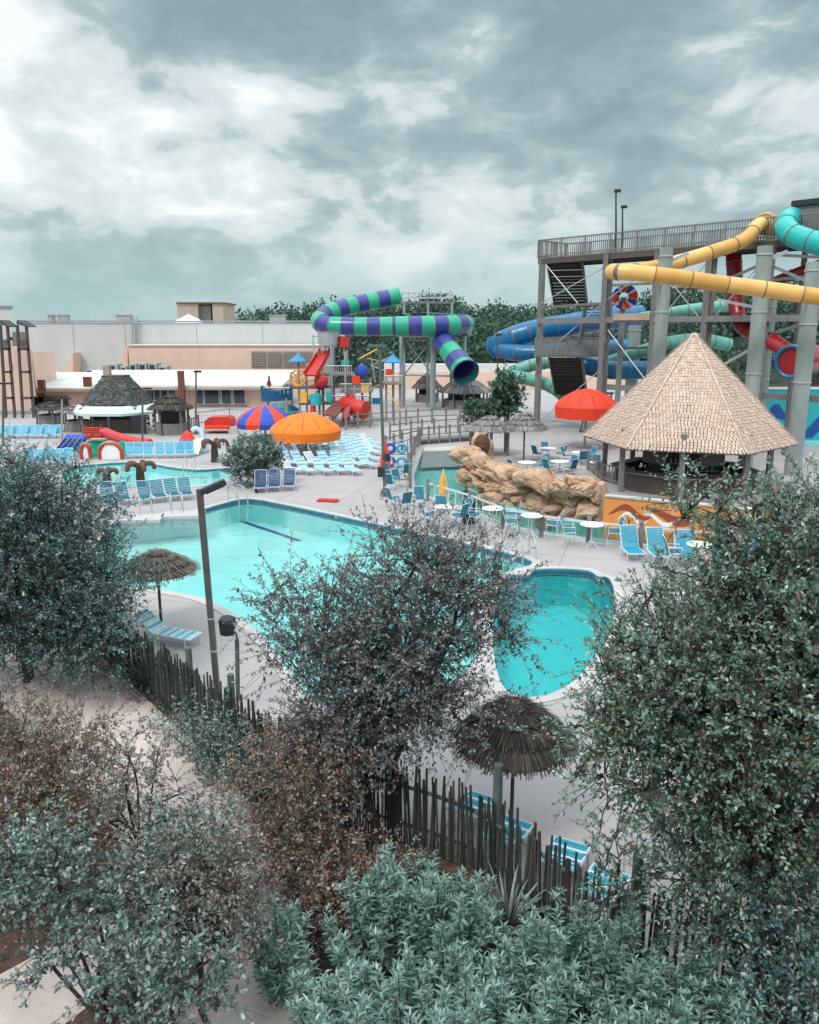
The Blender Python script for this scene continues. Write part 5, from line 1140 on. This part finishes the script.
b = G(443, 504.5); yp = thing('folded_parasol', 'closed pale yellow parasol standing beside the river behind a bar table', 'parasol', b)
part('canopy', mat('yellow_cloth', (.72, .40, .10), .8, .12), yp, lambda mb: mb.lathe([(.16, .55), (.30, .62), (.26, 1.0), (.2, 1.4), (.05, 1.75), (.01, 1.8)], 12, b, amp=lambda j: 1 if j % 2 else .72)); part('pole', X['white'], yp, lambda mb: mb.bar(b, b + Vector((0, 0, 1.9)), .025)); part('base', X['grey'], yp, lambda mb: mb.lathe([(.28, 0), (.28, .06), (.06, .1)], 12, b))
b = G(385.5, 478); rp_ = thing('folded_parasol', 'closed red parasol standing behind the tall lamp post', 'parasol', b)
part('canopy', X['redf'], rp_, lambda mb: mb.lathe([(.22, .5), (.42, .6), (.36, 1.1), (.28, 1.6), (.06, 2.2), (.01, 2.25)], 12, b, amp=lambda j: 1 if j % 2 else .72)); part('pole', X['grey'], rp_, lambda mb: mb.bar(b, b + Vector((0, 0, 2.3)), .03))
b = G(396, 471); bs = thing('tube_rack', 'rack of blue and aqua inner tubes beside the river channel fence', 'rack', b)
part('frame', X['grey'], bs, lambda mb: [mb.bar(b + Vector((x, 0, 0)), b + Vector((x, 0, 2.0)), .035) for x in (-.75, .75)] + [mb.bar(b + Vector((-.75, 0, z)), b + Vector((.75, 0, z)), .03) for z in (.2, 1.1, 2.0)])
for k in range(4): ringpart(bs, b + Vector((-.36 + .72 * (k % 2), -.12, .62 + .9 * (k // 2))), (0, 1, .1), .27, .11, X['aqua'] if k % 2 else X['bluef'], 'inner_tube', 16)
# handrails of the pools
for px, py, rz, lab in ((146, 513, 20, 'bent steel handrail at the left ledge of the main pool'), (177, 511, 20, 'bent steel handrail at the right ledge of the main pool'), (237, 503, 50, 'bent steel ladder rails at the far corner of the main pool'), (525, 556, 10, 'bent steel handrail between the main pool and the round pool'), (190, 472, 0, 'bent steel handrail at the far edge of the kids pool')):
    b = G(px, py); hr = thing('handrail', lab, 'handrail', b); M = Matrix.Rotation(R(rz), 3, 'Z')
    for s in (-.28, .28): part('rail', X['steel'], hr, lambda mb: mb.tube(spline([b + M @ Vector(q) for q in ((s, .35, 0), (s, .35, .75), (s, .2, .92), (s, -.1, .9), (s, -.45, .6), (s, -.6, -.3))], 5), .028, 7), smooth=True)
b = G(238, 700); lp = thing('lantern_post', 'dark wooden post with a black basket lantern in front of the main pool', 'lantern', b); t = A(237, 640, b.y)
part('post', X['bamboo2'], lp, lambda mb: mb.bar(b, t, .055)); q = A(227.5, 626, b.y - .1)
part('basket', X['trim'], lp, lambda mb: mb.lathe([(.14, -.22), (.19, -.2), (.22, .16), (.2, .2), (.08, .26), (.01, .27)], 12, q, amp=lambda j: 1 if j % 2 else .9)); part('arm', X['trim'], lp, lambda mb: mb.tube([t - Vector((0, 0, .05)), t + Vector((0, 0, .12)), q + Vector((0, 0, .27))], .02, 6))
# bamboo fence in the foreground
fe = thing('bamboo_fence', 'dark uneven bamboo picket fence running diagonally between planted bed and deck', 'fence', fence_pts[9])
def pick(mb):
    rr = random.Random(5)
    for a, b in zip(fence_pts, fence_pts[1:]):
        n = max(2, int((b - a).length / .056))
        for k in range(n):
            p = a.lerp(b, (k + rr.uniform(-.2, .2)) / n); h = 1.5 + rr.uniform(-.24, .16); r = rr.uniform(.019, .030); lx, ly = rr.uniform(-.05, .05), rr.uniform(-.05, .05); mb.m = rr.randrange(3)
            zs = [0, .3, .6, .9, 1.2, h]; pts, rad = [], []
            for z in zs[:-1]: pts += [p + Vector((lx * z, ly * z, z)), p + Vector((lx * z, ly * z, z + .02)), p + Vector((lx * z, ly * z, z + .04))]; rad += [r, r * 1.14, r]
            pts.append(p + Vector((lx * h, ly * h, h))); rad.append(r * .92); mb.tube(pts, rad, 6)
part('picket', [X['bamboo'], mat('bamboo_grey', (.062, .070, .066), .8, .4, 4), mat('bamboo_brown', (.042, .037, .033), .8, .4, 4)], fe, pick)
part('rail', X['bamboo2'], fe, lambda mb: [mb.bar(a + Vector((.0, .06, z)), b + Vector((0, .06, z)), .035) for a, b in zip(fence_pts, fence_pts[1:]) for z in (.35, 1.1)])
for px, py in ((188, 655), (230, 690), (344, 745), (507, 772), (640, 870)):
    i = min(range(len(fence_px)), key=lambda k: abs(fence_px[k][0] - px)); p = fence_pts[i].lerp(fence_pts[i + 1 if px > fence_px[i][0] else i - 1], abs(px - fence_px[i][0]) / 40 % 1) + Vector((0, .14, 0)); part('post', X['bamboo2'], fe, lambda mb: mb.bar(p, p + Vector((0, 0, 2.15 if px == 507 else 1.85)), .085, .075, 12))
# ------------------------------------------------------------------ plants
def pal_noise(P, s, seed):
    return np.array([noise.noise(Vector((p[0] * s + seed, p[1] * s, p[2] * s))) for p in P])
def make_tree(name, label, cat, base, crowns, n_twig, per, leaf, wid, pal, trunk_r, seed, twig_len=.9, droop=.15, fork=.35, group=None, gap=.0, m=None, stems=1, tuft=.55, up=.35, limbs=9, bark=None, tip=None):
    """trunk and limbs reach towards points spread through the crown; leaves line the outer twigs"""
    rg = np.random.default_rng(seed); rd = random.Random(seed); base = Vector(base)
    t = thing(name, label, cat, base, group); tr = MB()
    C = [Vector(c[0]) for c in crowns]; wts = np.array([c[1][0] * c[1][1] * c[1][2] for c in crowns]); wts = wts / wts.sum()
    top = C[0]; nodes_, dirs_ = [], []
    for s in range(stems):
        b = base + (Vector((rd.uniform(-.25, .25), rd.uniform(-.25, .25), 0)) if stems > 1 else Vector((0, 0, 0)))
        fk = b.lerp(top, fork) + Vector((rd.uniform(-.2, .2), rd.uniform(-.2, .2), 0)) * (b - top).length * .2
        tp = spline([b - Vector((0, 0, .1)), b.lerp(fk, .5) + Vector((rd.uniform(-.1, .1), rd.uniform(-.1, .1), 0)), fk], 6)
        tr.tube(tp, [trunk_r * (1.25 if i == 0 else 1 - .35 * i / len(tp)) for i in range(len(tp))], 8)
        nodes_ += tp[len(tp) // 2:]
        for l in range(max(2, limbs // stems)):
            k = rd.choices(range(len(C)), wts)[0]; rx = crowns[k][1]
            u = Vector((rd.gauss(0, 1), rd.gauss(0, 1), rd.gauss(.25, .8))).normalized() * rd.uniform(.5, .85)
            e_ = C[k] + Vector((u.x * rx[0], u.y * rx[1], u.z * rx[2])); mid = fk.lerp(e_, .5) + Vector((rd.uniform(-.15, .15), rd.uniform(-.15, .15), .12)) * (e_ - fk).length
            lp = spline([fk, mid, e_], 9); tr.tube(lp, [trunk_r * .55 * (1 - .8 * i / len(lp)) + .008 for i in range(len(lp))], 6); nodes_ += lp[3:]
    NA = np.array([tuple(q) for q in nodes_])
    LP, LD, LN, LS = [], [], [], []
    tries = 0; done = 0
    while done < n_twig and tries < n_twig * 6:
        tries += 1
        k = rd.choices(range(len(C)), wts)[0]; rx = crowns[k][1]
        u = Vector((rd.gauss(0, 1), rd.gauss(0, 1), rd.gauss(0, 1))).normalized(); rr = rd.random() ** (1 / 2.2)
        lump = 1 + .28 * noise.noise(u * 2.1 + Vector((seed, k, 0)))
        p = C[k] + Vector((u.x * rx[0], u.y * rx[1], u.z * rx[2])) * rr * lump
        if p.z < .12: continue
        if gap and noise.noise(p * (1.1 / max(.35, min(rx) * .5)) + Vector((seed * 3.1, 0, 0))) < gap - .35 * 1: continue
        done += 1
        d2 = ((NA - np.array(p)) ** 2).sum(1); n0 = Vector(NA[int(d2.argmin())])
        out = (p - n0); out = out.normalized() if out.length > .05 else u
        g = (out * .6 + u * .5 + Vector((0, 0, up)) + Vector((rd.gauss(0, .35), rd.gauss(0, .35), rd.gauss(0, .3)))).normalized()
        tl = twig_len * rd.uniform(.5, 1.3); e_ = p + g * tl - Vector((0, 0, droop * tl * rd.random()))
        pts = spline([n0, n0.lerp(p, .55) + Vector((0, 0, .05)), p, p.lerp(e_, .5) + Vector((0, 0, .06 * tl)), e_], 4)
        tr.tube(pts, [max(.003, .011 * (1 - i / len(pts)) * (trunk_r / .1) ** .5) for i in range(len(pts))], 3, cap=False)
        if (p - n0).length > .3 and len(NA) < 2500: NA = np.vstack([NA, np.array(n0.lerp(p, .8))[None]])
        PT = np.array([tuple(q) for q in pts[int(len(pts) * (1 - tuft)):]]); m_ = max(3, int(per * rd.uniform(.6, 1.4)))
        s = rg.random(m_) * (len(PT) - 1); i0 = np.minimum(s.astype(int), len(PT) - 2); fr = (s - i0)[:, None]
        pos = PT[i0] * (1 - fr) + PT[i0 + 1] * fr; tan = PT[i0 + 1] - PT[i0]; tan /= (np.linalg.norm(tan, axis=1, keepdims=True) + 1e-6)
        rv = rg.normal(size=(m_, 3)); side = rv - tan * (rv * tan).sum(1, keepdims=True); side /= (np.linalg.norm(side, axis=1, keepdims=True) + 1e-6)
        dd = side * .9 + tan * .7; nn = np.array([-.15, -.35, 1.0]) + rg.normal(size=(m_, 3)) * .5
        LP.append(pos + side * .006); LD.append(dd); LN.append(nn); LS.append(np.full(m_, done))
    LP, LD, LN = np.concatenate(LP), np.concatenate(LD), np.concatenate(LN); n = len(LP); sz = rg.uniform(.65, 1.25, n)
    cols = palette(pal, n, .22); tw = rg.uniform(.8, 1.2, done + 2)[np.concatenate(LS)][:, None]
    cols = np.clip(cols * tw, .003, 1)
    tr.build('trunk', bark or X['bark'], t, fix=False)
    leaves('foliage', LP, LD, LN, leaf * sz, wid * sz * rg.uniform(.8, 1.2, n), cols, m or LEAF, t)
    return t
def stem_shrub(name, label, base, h, spread, n_stem, per, leaf, wid, pal, seed, group=None, lean=.25):
    """upright leafy stems with whorls of long leaves"""
    rg = np.random.default_rng(seed); rd = random.Random(seed); base = Vector(base); t = thing(name, label, 'shrub', base, group); tr = MB(); LP, LD, LN, LZ = [], [], [], []
    for s in range(n_stem):
        a = rd.uniform(0, 6.283); r = spread * math.sqrt(rd.random()); hh = h * rd.uniform(.62, 1.04) * (1 - .25 * (r / spread))
        o = base + Vector((math.cos(a) * r * .35, math.sin(a) * r * .35, 0)); e_ = base + Vector((math.cos(a) * r, math.sin(a) * r, hh)) + Vector((rd.uniform(-lean, lean), rd.uniform(-lean, lean), 0))
        pts = spline([o, o.lerp(e_, .5) + Vector((math.cos(a), math.sin(a), 0)) * r * .12, e_], 8); tr.tube(pts, [.014 - .011 * i / len(pts) for i in range(len(pts))], 4, cap=False)
        PT = np.array([tuple(q) for q in pts]); k = int(per * rd.uniform(.75, 1.2)); f = .16 + .84 * np.sort(rg.random(k)) ** .8; x = f * (len(PT) - 1); i0 = np.minimum(x.astype(int), len(PT) - 2); fr = (x - i0)[:, None]
        pos = PT[i0] * (1 - fr) + PT[i0 + 1] * fr; an = np.arange(k) * 2.4 + rg.random(k) * .8; up_ = .25 + .9 * (f ** 3) + rg.normal(size=k) * .2
        dd = np.stack([np.cos(an), np.sin(an), up_], 1); LP.append(pos); LD.append(dd); LN.append(np.stack([-np.cos(an) * .5, -np.sin(an) * .5, np.ones(k)], 1) + rg.normal(size=(k, 3)) * .2); LZ.append((1.15 - .5 * f ** 4) * rg.uniform(.75, 1.2, k))
        for q in range(rd.randint(1, 3)):      # short side shoots with their own rosettes
            c = pts[rd.randint(5, len(pts) - 3)]; b2 = rd.uniform(0, 6.283); e2 = c + Vector((math.cos(b2) * .16, math.sin(b2) * .16, rd.uniform(.1, .28))); tr.bar(c, e2, .005, .003, 3)
            kk = 14; an = np.arange(kk) * 2.4; f2 = rg.random(kk); pos = np.array(c) * (1 - f2)[:, None] + np.array(e2) * f2[:, None]; LP.append(pos); LD.append(np.stack([np.cos(an), np.sin(an), .3 + f2 ** 2], 1)); LN.append(np.stack([-np.cos(an) * .5, -np.sin(an) * .5, np.ones(kk)], 1)); LZ.append(rg.uniform(.5, .95, kk))
    LP, LD, LN, LZ = map(np.concatenate, (LP, LD, LN, LZ)); n = len(LP)
    tr.build('stem', X['bark'], t, fix=False); leaves('foliage', LP, LD, LN, leaf * LZ, wid * LZ, palette(pal, n, .2), LEAF, t, fold=.16, droop=.22); return t
def gz(p): p = Vector(p); p.z = 0; return p
def px_r(px, D): return px / F * D * 1.02
P_left = [((0.070, 0.140, 0.134), 4), ((0.113, 0.218, 0.208), 4), ((0.186, 0.320, 0.310), 3), ((0.324, 0.474, 0.458), 1.2), ((0.045, 0.083, 0.083), 2), ((0.294, 0.407, 0.413), 1.3)]  # palest tones imitate highlights on the leaves
P_mid = [((0.141, 0.138, 0.154), 4), ((0.211, 0.183, 0.191), 3), ((0.127, 0.190, 0.179), 4), ((0.310, 0.338, 0.323), 2.4), ((0.072, 0.089, 0.092), 3), ((0.283, 0.161, 0.138), .8), ((0.480, 0.500, 0.500), .7), ((0.330, 0.333, 0.348), 1.4)]  # light grey entries are highlights put into the leaf colour
P_right = [((0.114, 0.218, 0.157), 5), ((0.191, 0.322, 0.234), 4), ((0.076, 0.142, 0.109), 4), ((0.317, 0.425, 0.338), 2.2), ((0.500, 0.500, 0.500), .6), ((0.381, 0.155, 0.109), .75), ((0.254, 0.218, 0.157), 1), ((0.374, 0.474, 0.404), 1.6)]  # brightest entries paint glints onto single leaves
P_sage = [((0.174, 0.289, 0.256), 4), ((0.244, 0.386, 0.340), 4), ((0.111, 0.193, 0.175), 3), ((0.346, 0.482, 0.442), 2), ((0.331, 0.454, 0.416), 1.6)]  # palest entries stand in for highlights on the long leaves
P_brown = [((0.285, 0.160, 0.118), 3), ((0.219, 0.182, 0.155), 3), ((0.372, 0.285, 0.239), 2), ((0.120, 0.140, 0.114), 3), ((0.459, 0.410, 0.364), 1), ((0.350, 0.125, 0.068), 1.4), ((.36, .32, .29), 1.2)]
P_brown2 = [((0.222, 0.179, 0.151), 3), ((0.311, 0.236, 0.194), 2), ((0.142, 0.179, 0.151), 3), ((0.363, 0.388, 0.345), 1.6), ((0.078, 0.097, 0.088), 2), ((0.347, 0.358, 0.336), 1.3)]
P_dark = [((0.073, 0.132, 0.118), 4), ((0.124, 0.203, 0.178), 4), ((0.249, 0.335, 0.305), 2.4), ((0.439, 0.479, 0.457), .8), ((0.350, 0.387, 0.353), 1.2)]
P_green = [((0.075, 0.158, 0.105), 4), ((0.120, 0.225, 0.150), 3), ((0.053, 0.105, 0.075), 3)]
# trees
c = A(12, 560, 19.6)
make_tree('leafy_tree', 'dense dark blue-green small-leaved tree at the left edge beside the thatched parasol', 'tree', gz(A(30, 690, 19.6)), [(c, (2.8, 2.5, 2.6)), (A(70, 605, 19.0), (1.7, 1.5, 1.4)), (A(15, 500, 19.6), (1.3, 1.3, 1.1)), (A(85, 640, 18.6), (1.3, 1.2, 1.0))], 4200, 26, .082, .036, P_left, .16, 21, .8, .1, .3, limbs=14, tuft=.6, gap=.12)
make_tree('crabapple_tree', 'airy purple-tinged tree in the centre, in front of the main pool', 'tree', gz(A(392, 850, 13.3)), [(A(395, 660, 13.5), (1.45, 1.3, 1.15)), (A(462, 592, 13.6), (1.0, .9, .7)), (A(318, 640, 13.3), (1.05, .9, .8)), (A(385, 710, 12.9), (1.6, 1.1, .6)), (A(475, 712, 12.2), (.55, .5, .35)), (A(410, 565, 13.6), (1.0, 1, .65)), (A(285, 598, 13.4), (.5, .5, .35)), (A(500, 640, 13.4), (.55, .5, .4)), (A(350, 750, 12.6), (.9, .7, .4)), (A(345, 585, 13.8), (.45, .5, .35))], 2200, 24, .072, .036, P_mid, .10, 33, .85, .1, .38, limbs=14, tuft=.6, gap=.26)
make_tree('crabapple_tree', 'big dense green tree with reddish tints filling the right edge of the photo', 'tree', gz(A(775, 1000, 9.5)), [(A(745, 690, 9.6), (1.85, 1.7, 1.75)), (A(795, 560, 9.8), (1.2, 1.2, 1.0)), (A(765, 850, 9.3), (1.6, 1.3, 1.2)), (A(660, 680, 9.3), (.85, .9, .8)), (A(745, 585, 9.8), (.6, .7, .4)), (A(645, 765, 9.1), (.8, .8, .75)), (A(590, 720, 9.4), (.35, .4, .4)), (A(700, 505, 9.9), (.5, .5, .28)), (A(615, 840, 9.0), (.4, .4, .4)), (A(580, 775, 9.3), (.28, .3, .25)), (A(620, 900, 8.8), (.4, .4, .3)), (A(850, 640, 9.4), (1.5, 1.4, 2.0))], 5200, 25, .066, .034, P_right, .13, 45, .6, .2, .35, limbs=18, tuft=.62, gap=.10)
D = 48; make_tree('small_tree', 'small round dark green tree standing on the deck between kids pool and main pool', 'tree', gz(G(257, 493)), [(A(254, 459, 47), (1.65, 1.5, 1.25)), (A(240, 462, 46.6), (.9, .9, .75)), (A(268, 450, 47), (.9, .9, .7))], 420, 20, .19, .095, P_dark, .09, 51, .5, .05, .35, limbs=9)
make_tree('small_tree', 'pale green bushy tree on the far side of the boardwalk below the blue tubes', 'tree', gz(A(507, 424, 74)), [(A(507, 393, 74), (1.45, 1.4, 1.75)), (A(501, 408, 73.5), (1.2, 1.1, 1.0))], 330, 20, .30, .16, P_green, .12, 52, .7, .05, .3, limbs=8)
make_tree('round_shrub', 'round green shrub left of the pale green bushy tree', 'shrub', gz(A(478, 424, 73)), [(A(477, 413, 73), (1.25, 1.2, 1.1))], 150, 20, .24, .13, P_green, .06, 53, .4, .05, .3, limbs=6)
# reddish shrubs of the foreground bed
for k, (lab, bpx, crowns, nt, pr, lf, pal, sd) in enumerate((
    ('rusty brown loose shrub at the left edge above the garden path', (35, 860, 12.0), [((40, 790, 12), (1.25, 1.0, .75)), ((5, 740, 12.4), (1.1, .9, .7)), ((80, 745, 12.2), (.9, .8, .6))], 800, 19, .060, P_brown, 61),
    ('thin grey-brown shrub arching over the middle of the garden path', (140, 840, 11.6), [((140, 780, 11.5), (1.0, .9, .75)), ((190, 835, 10.8), (.85, .8, .7)), ((120, 840, 10.8), (.8, .7, .6))], 330, 17, .058, P_brown2, 62),
    ('dense brown-tinged shrub between garden path and bamboo fence', (300, 900, 11.8), [((300, 770, 12), (1.15, .9, .85)), ((320, 800, 11.6), (.7, .7, .7)), ((265, 850, 11.2), (.9, .8, .7)), ((320, 860, 11), (.7, .7, .6))], 800, 20, .058, P_brown, 63),
    ('low rusty thicket on the soil between the brown shrub and the sage shrubs', (335, 930, 10.4), [((320, 905, 10.4), (.6, .6, .35)), ((375, 870, 10.8), (.5, .5, .3))], 330, 18, .06, P_brown, 71),
    ('mixed grey-green shrub beneath the central tree, against the bamboo fence', (395, 880, 12.0), [((352, 775, 12.6), (.5, .5, .5)), ((330, 745, 13.2), (1.0, .7, .6))], 420, 19, .058, P_mid, 64),
    ('low green shrub at the foot of the grey square lamp post', (235, 770, 15.0), [((230, 745, 15), (1.0, .8, .5)), ((200, 725, 16), (.7, .6, .4)), ((262, 765, 14.2), (.8, .7, .5))], 480, 18, .07, P_dark, 65),
    ('dark green sapling with crooked brown stems over the lower garden path', (195, 985, 9.0), [((205, 880, 9.2), (.7, .6, .7)), ((235, 920, 9.0), (.5, .5, .55)), ((160, 880, 9.2), (.6, .6, .55))], 330, 17, .065, P_brown2, 66),
    ('dark glossy broad-leaved shrub in the bottom left corner', (95, 1000, 8.3), [((130, 960, 8.2), (.8, .7, .5)), ((50, 880, 9.2), (.9, .7, .5)), ((170, 985, 7.7), (.8, .6, .5)), ((20, 860, 9.6), (.8, .7, .5)), ((55, 955, 8.4), (.5, .5, .35))], 520, 19, .075, P_dark, 67),
    ('blue-green leafy shrub rising beside the lower garden path', (215, 930, 9.6), [((185, 850, 9.8), (.75, .7, .6)), ((130, 900, 9.0), (.7, .6, .5))], 200, 18, .068, P_dark, 68),
    ('rusty low shrub on the left edge below the rusty brown one', (5, 880, 10.8), [((10, 820, 11), (.9, .7, .55)), ((70, 850, 10.6), (.6, .6, .4))], 420, 18, .06, P_brown, 69),
    ('shaded dark shrub at the foot of the big right tree', (760, 1000, 8.2), [((790, 930, 8.6), (.9, .8, .9)), ((800, 1000, 7.8), (.7, .6, .6))], 420, 20, .07, P_left, 70))):
    make_tree('garden_shrub', lab, 'shrub', gz(A(*bpx)), [(A(*c[0]), c[1]) for c in crowns], nt, pr, lf, lf * (.5 if pal is not P_dark else .56), pal, .035, sd, .45, .1, .3, group='shrubs of the planted bed', stems=3, limbs=12, tuft=.65, up=.5)
# sage-green upright shrubs along the bottom
for k, (px, py, D, sp_, ns, lab) in enumerate((
    (274, 895, 9.3, .42, 15, 'leftmost sage-green upright shrub, beside the lower garden path'), (322, 960, 8.3, .5, 17, 'sage-green shrub at the bottom, between garden path and its taller neighbours'), (365, 880, 9.7, .6, 18, 'sage-green shrub just right of the dense brown shrub'),
    (408, 842, 9.9, .6, 20, 'tallest pair of sage-green spires below the central tree'), (450, 890, 9.3, .6, 18, 'sage-green shrub directly in front of the tall dark pickets'), (390, 965, 8.0, .7, 20, 'sage-green shrub at the bottom, left of centre'),
    (480, 965, 7.9, .7, 20, 'sage-green shrub at the bottom centre'), (545, 905, 8.9, .65, 18, 'sage-green shrub below the striped loungers'), (565, 985, 7.6, .7, 20, 'sage-green shrub at the bottom, below the end of the visible pickets'),
    (620, 900, 9.0, .65, 19, 'sage-green shrub where the pickets disappear under the right tree'), (655, 965, 8.0, .7, 20, 'sage-green shrub at the bottom, under the left side of the right tree'), (710, 945, 8.3, .65, 18, 'rightmost sage-green shrub, under the right tree'),
    (735, 1005, 7.3, .6, 17, 'sage-green shrub in the bottom right corner'), (350, 1000, 7.4, .5, 15, 'lowest sage-green shrub at the bottom, left of centre'), (430, 1010, 7.2, .6, 16, 'lowest sage-green shrub at the bottom, near the centre'), (462, 872, 10.0, .5, 16, 'sage-green shrub beside the pale yucca, against the tall pickets'), (425, 862, 10.3, .5, 16, 'sage-green shrub half hidden behind the tallest spires, nearest the tall pickets'), (640, 1010, 7.1, .6, 16, 'lowest sage-green shrub at the bottom, right of centre'))):
    p = A(px, py, D); stem_shrub('sage_shrub', lab, gz(p), p.z * 1.04, sp_, ns + 9, 62, .15, .042, P_sage, 80 + k, 'sage-green shrubs along the bottom')
# sword-leaved plants
def yucca(lab, b, n, L_, seed, colr):
    rd = random.Random(seed); t = thing('yucca', lab, 'plant', b); mb = MB()
    for k in range(n):
        a = rd.uniform(0, 6.283); el = rd.uniform(.35, 1.35); l = L_ * rd.uniform(.7, 1.1); d = Vector((math.cos(a) * math.cos(el), math.sin(a) * math.cos(el), math.sin(el))); s = Vector((-math.sin(a), math.cos(a), 0))
        q = [b + Vector((0, 0, .12)) + d * l * f - Vector((0, 0, .28 * l * f ** 3 * math.cos(el))) for f in (0, .25, .5, .75, 1)]; w_ = [.016, .024, .022, .014, .002]; vs = []
        for p, ww in zip(q, w_): vs += [p + s * ww, p - s * ww]
        mb.m = rd.randrange(2); mb.add(vs, [(2 * i, 2 * i + 1, 2 * i + 3, 2 * i + 2) for i in range(4)])
    part('base', X['bark'], t, lambda m2: m2.lathe([(.09, 0), (.10, .1), (.05, .2)], 8, b)); mb.build('leaf_rosette', [mat('yucca_leaf', colr, .5, .25, 6), mat('yucca_leaf_dark', tuple(x * .7 for x in colr), .5, .25, 6)], t, fix=False)
yucca('spiky grey-green yucca at the left end of the visible pickets', gz(G(150, 693)), 95, 1.25, 4, (.075, .10, .095)); yucca('pale spiky yucca in front of the dark pickets right of centre', gz(A(508, 905, 10.5)), 46, 1.05, 6, (.20, .23, .22)); yucca('small spiky yucca beside the larger one at the fence', gz(G(172, 700)), 60, .9, 9, (.06, .085, .08))
# ground cover over the bed
rg = np.random.default_rng(99); pts = []
pathC = [spline([G(20, 640), G(62, 685), G(110, 735), G(165, 790), G(205, 860), G(228, 930), G(248, 1000), G(265, 1100)], 6), spline([G(-120, 1075), G(0, 1015), G(70, 972), G(140, 925), G(200, 870)], 6)]
pa_ = np.array([tuple(p)[:2] for l in pathC for p in l])
def side_of_fence(x, y):
    for a, b in zip(fence_pts, fence_pts[1:]):
        if min(a.x, b.x) <= x <= max(a.x, b.x):
            f = (x - a.x) / (b.x - a.x + 1e-9); return a.y + (b.y - a.y) * f - y
    return 5 if x < fence_pts[0].x and y < 21 else -1
while len(pts) < 1500:
    x, y = rg.uniform(-14, 9), rg.uniform(5, 24)
    if side_of_fence(x, y) < .15 or np.sqrt(((pa_ - (x, y)) ** 2).sum(1)).min() < .85: continue
    if noise.noise(Vector((x * .5, y * .5, 3))) < -.15 and rg.random() < .75: continue
    pts.append((x, y))
LP, LD, LN, LC, LZ = [], [], [], [], []
for (x, y) in pts:
    k = rg.integers(10, 28); r = rg.uniform(.08, .26); a = rg.random(k) * 6.283; q = np.sqrt(rg.random(k)) * r; hgt = rg.uniform(.04, .30)
    LP.append(np.stack([x + np.cos(a) * q, y + np.sin(a) * q, rg.random(k) * hgt], 1)); LD.append(np.stack([np.cos(a), np.sin(a), rg.normal(.4, .4, k)], 1)); LN.append(np.array([0, 0, 1.]) + rg.normal(size=(k, 3)) * .4)
    LC.append(palette([P_brown, P_dark, P_green, P_brown2, P_left][rg.integers(0, 5)], k, .25)); LZ.append(rg.uniform(.05, .11, k))
LZ = np.concatenate(LZ); tag(leaves('ground_cover', np.concatenate(LP), np.concatenate(LD), np.concatenate(LN), LZ, LZ * .55, np.concatenate(LC), LEAF), 'mixed low ground cover and fallen leaves over the planted bed', 'ground cover', kind='stuff')
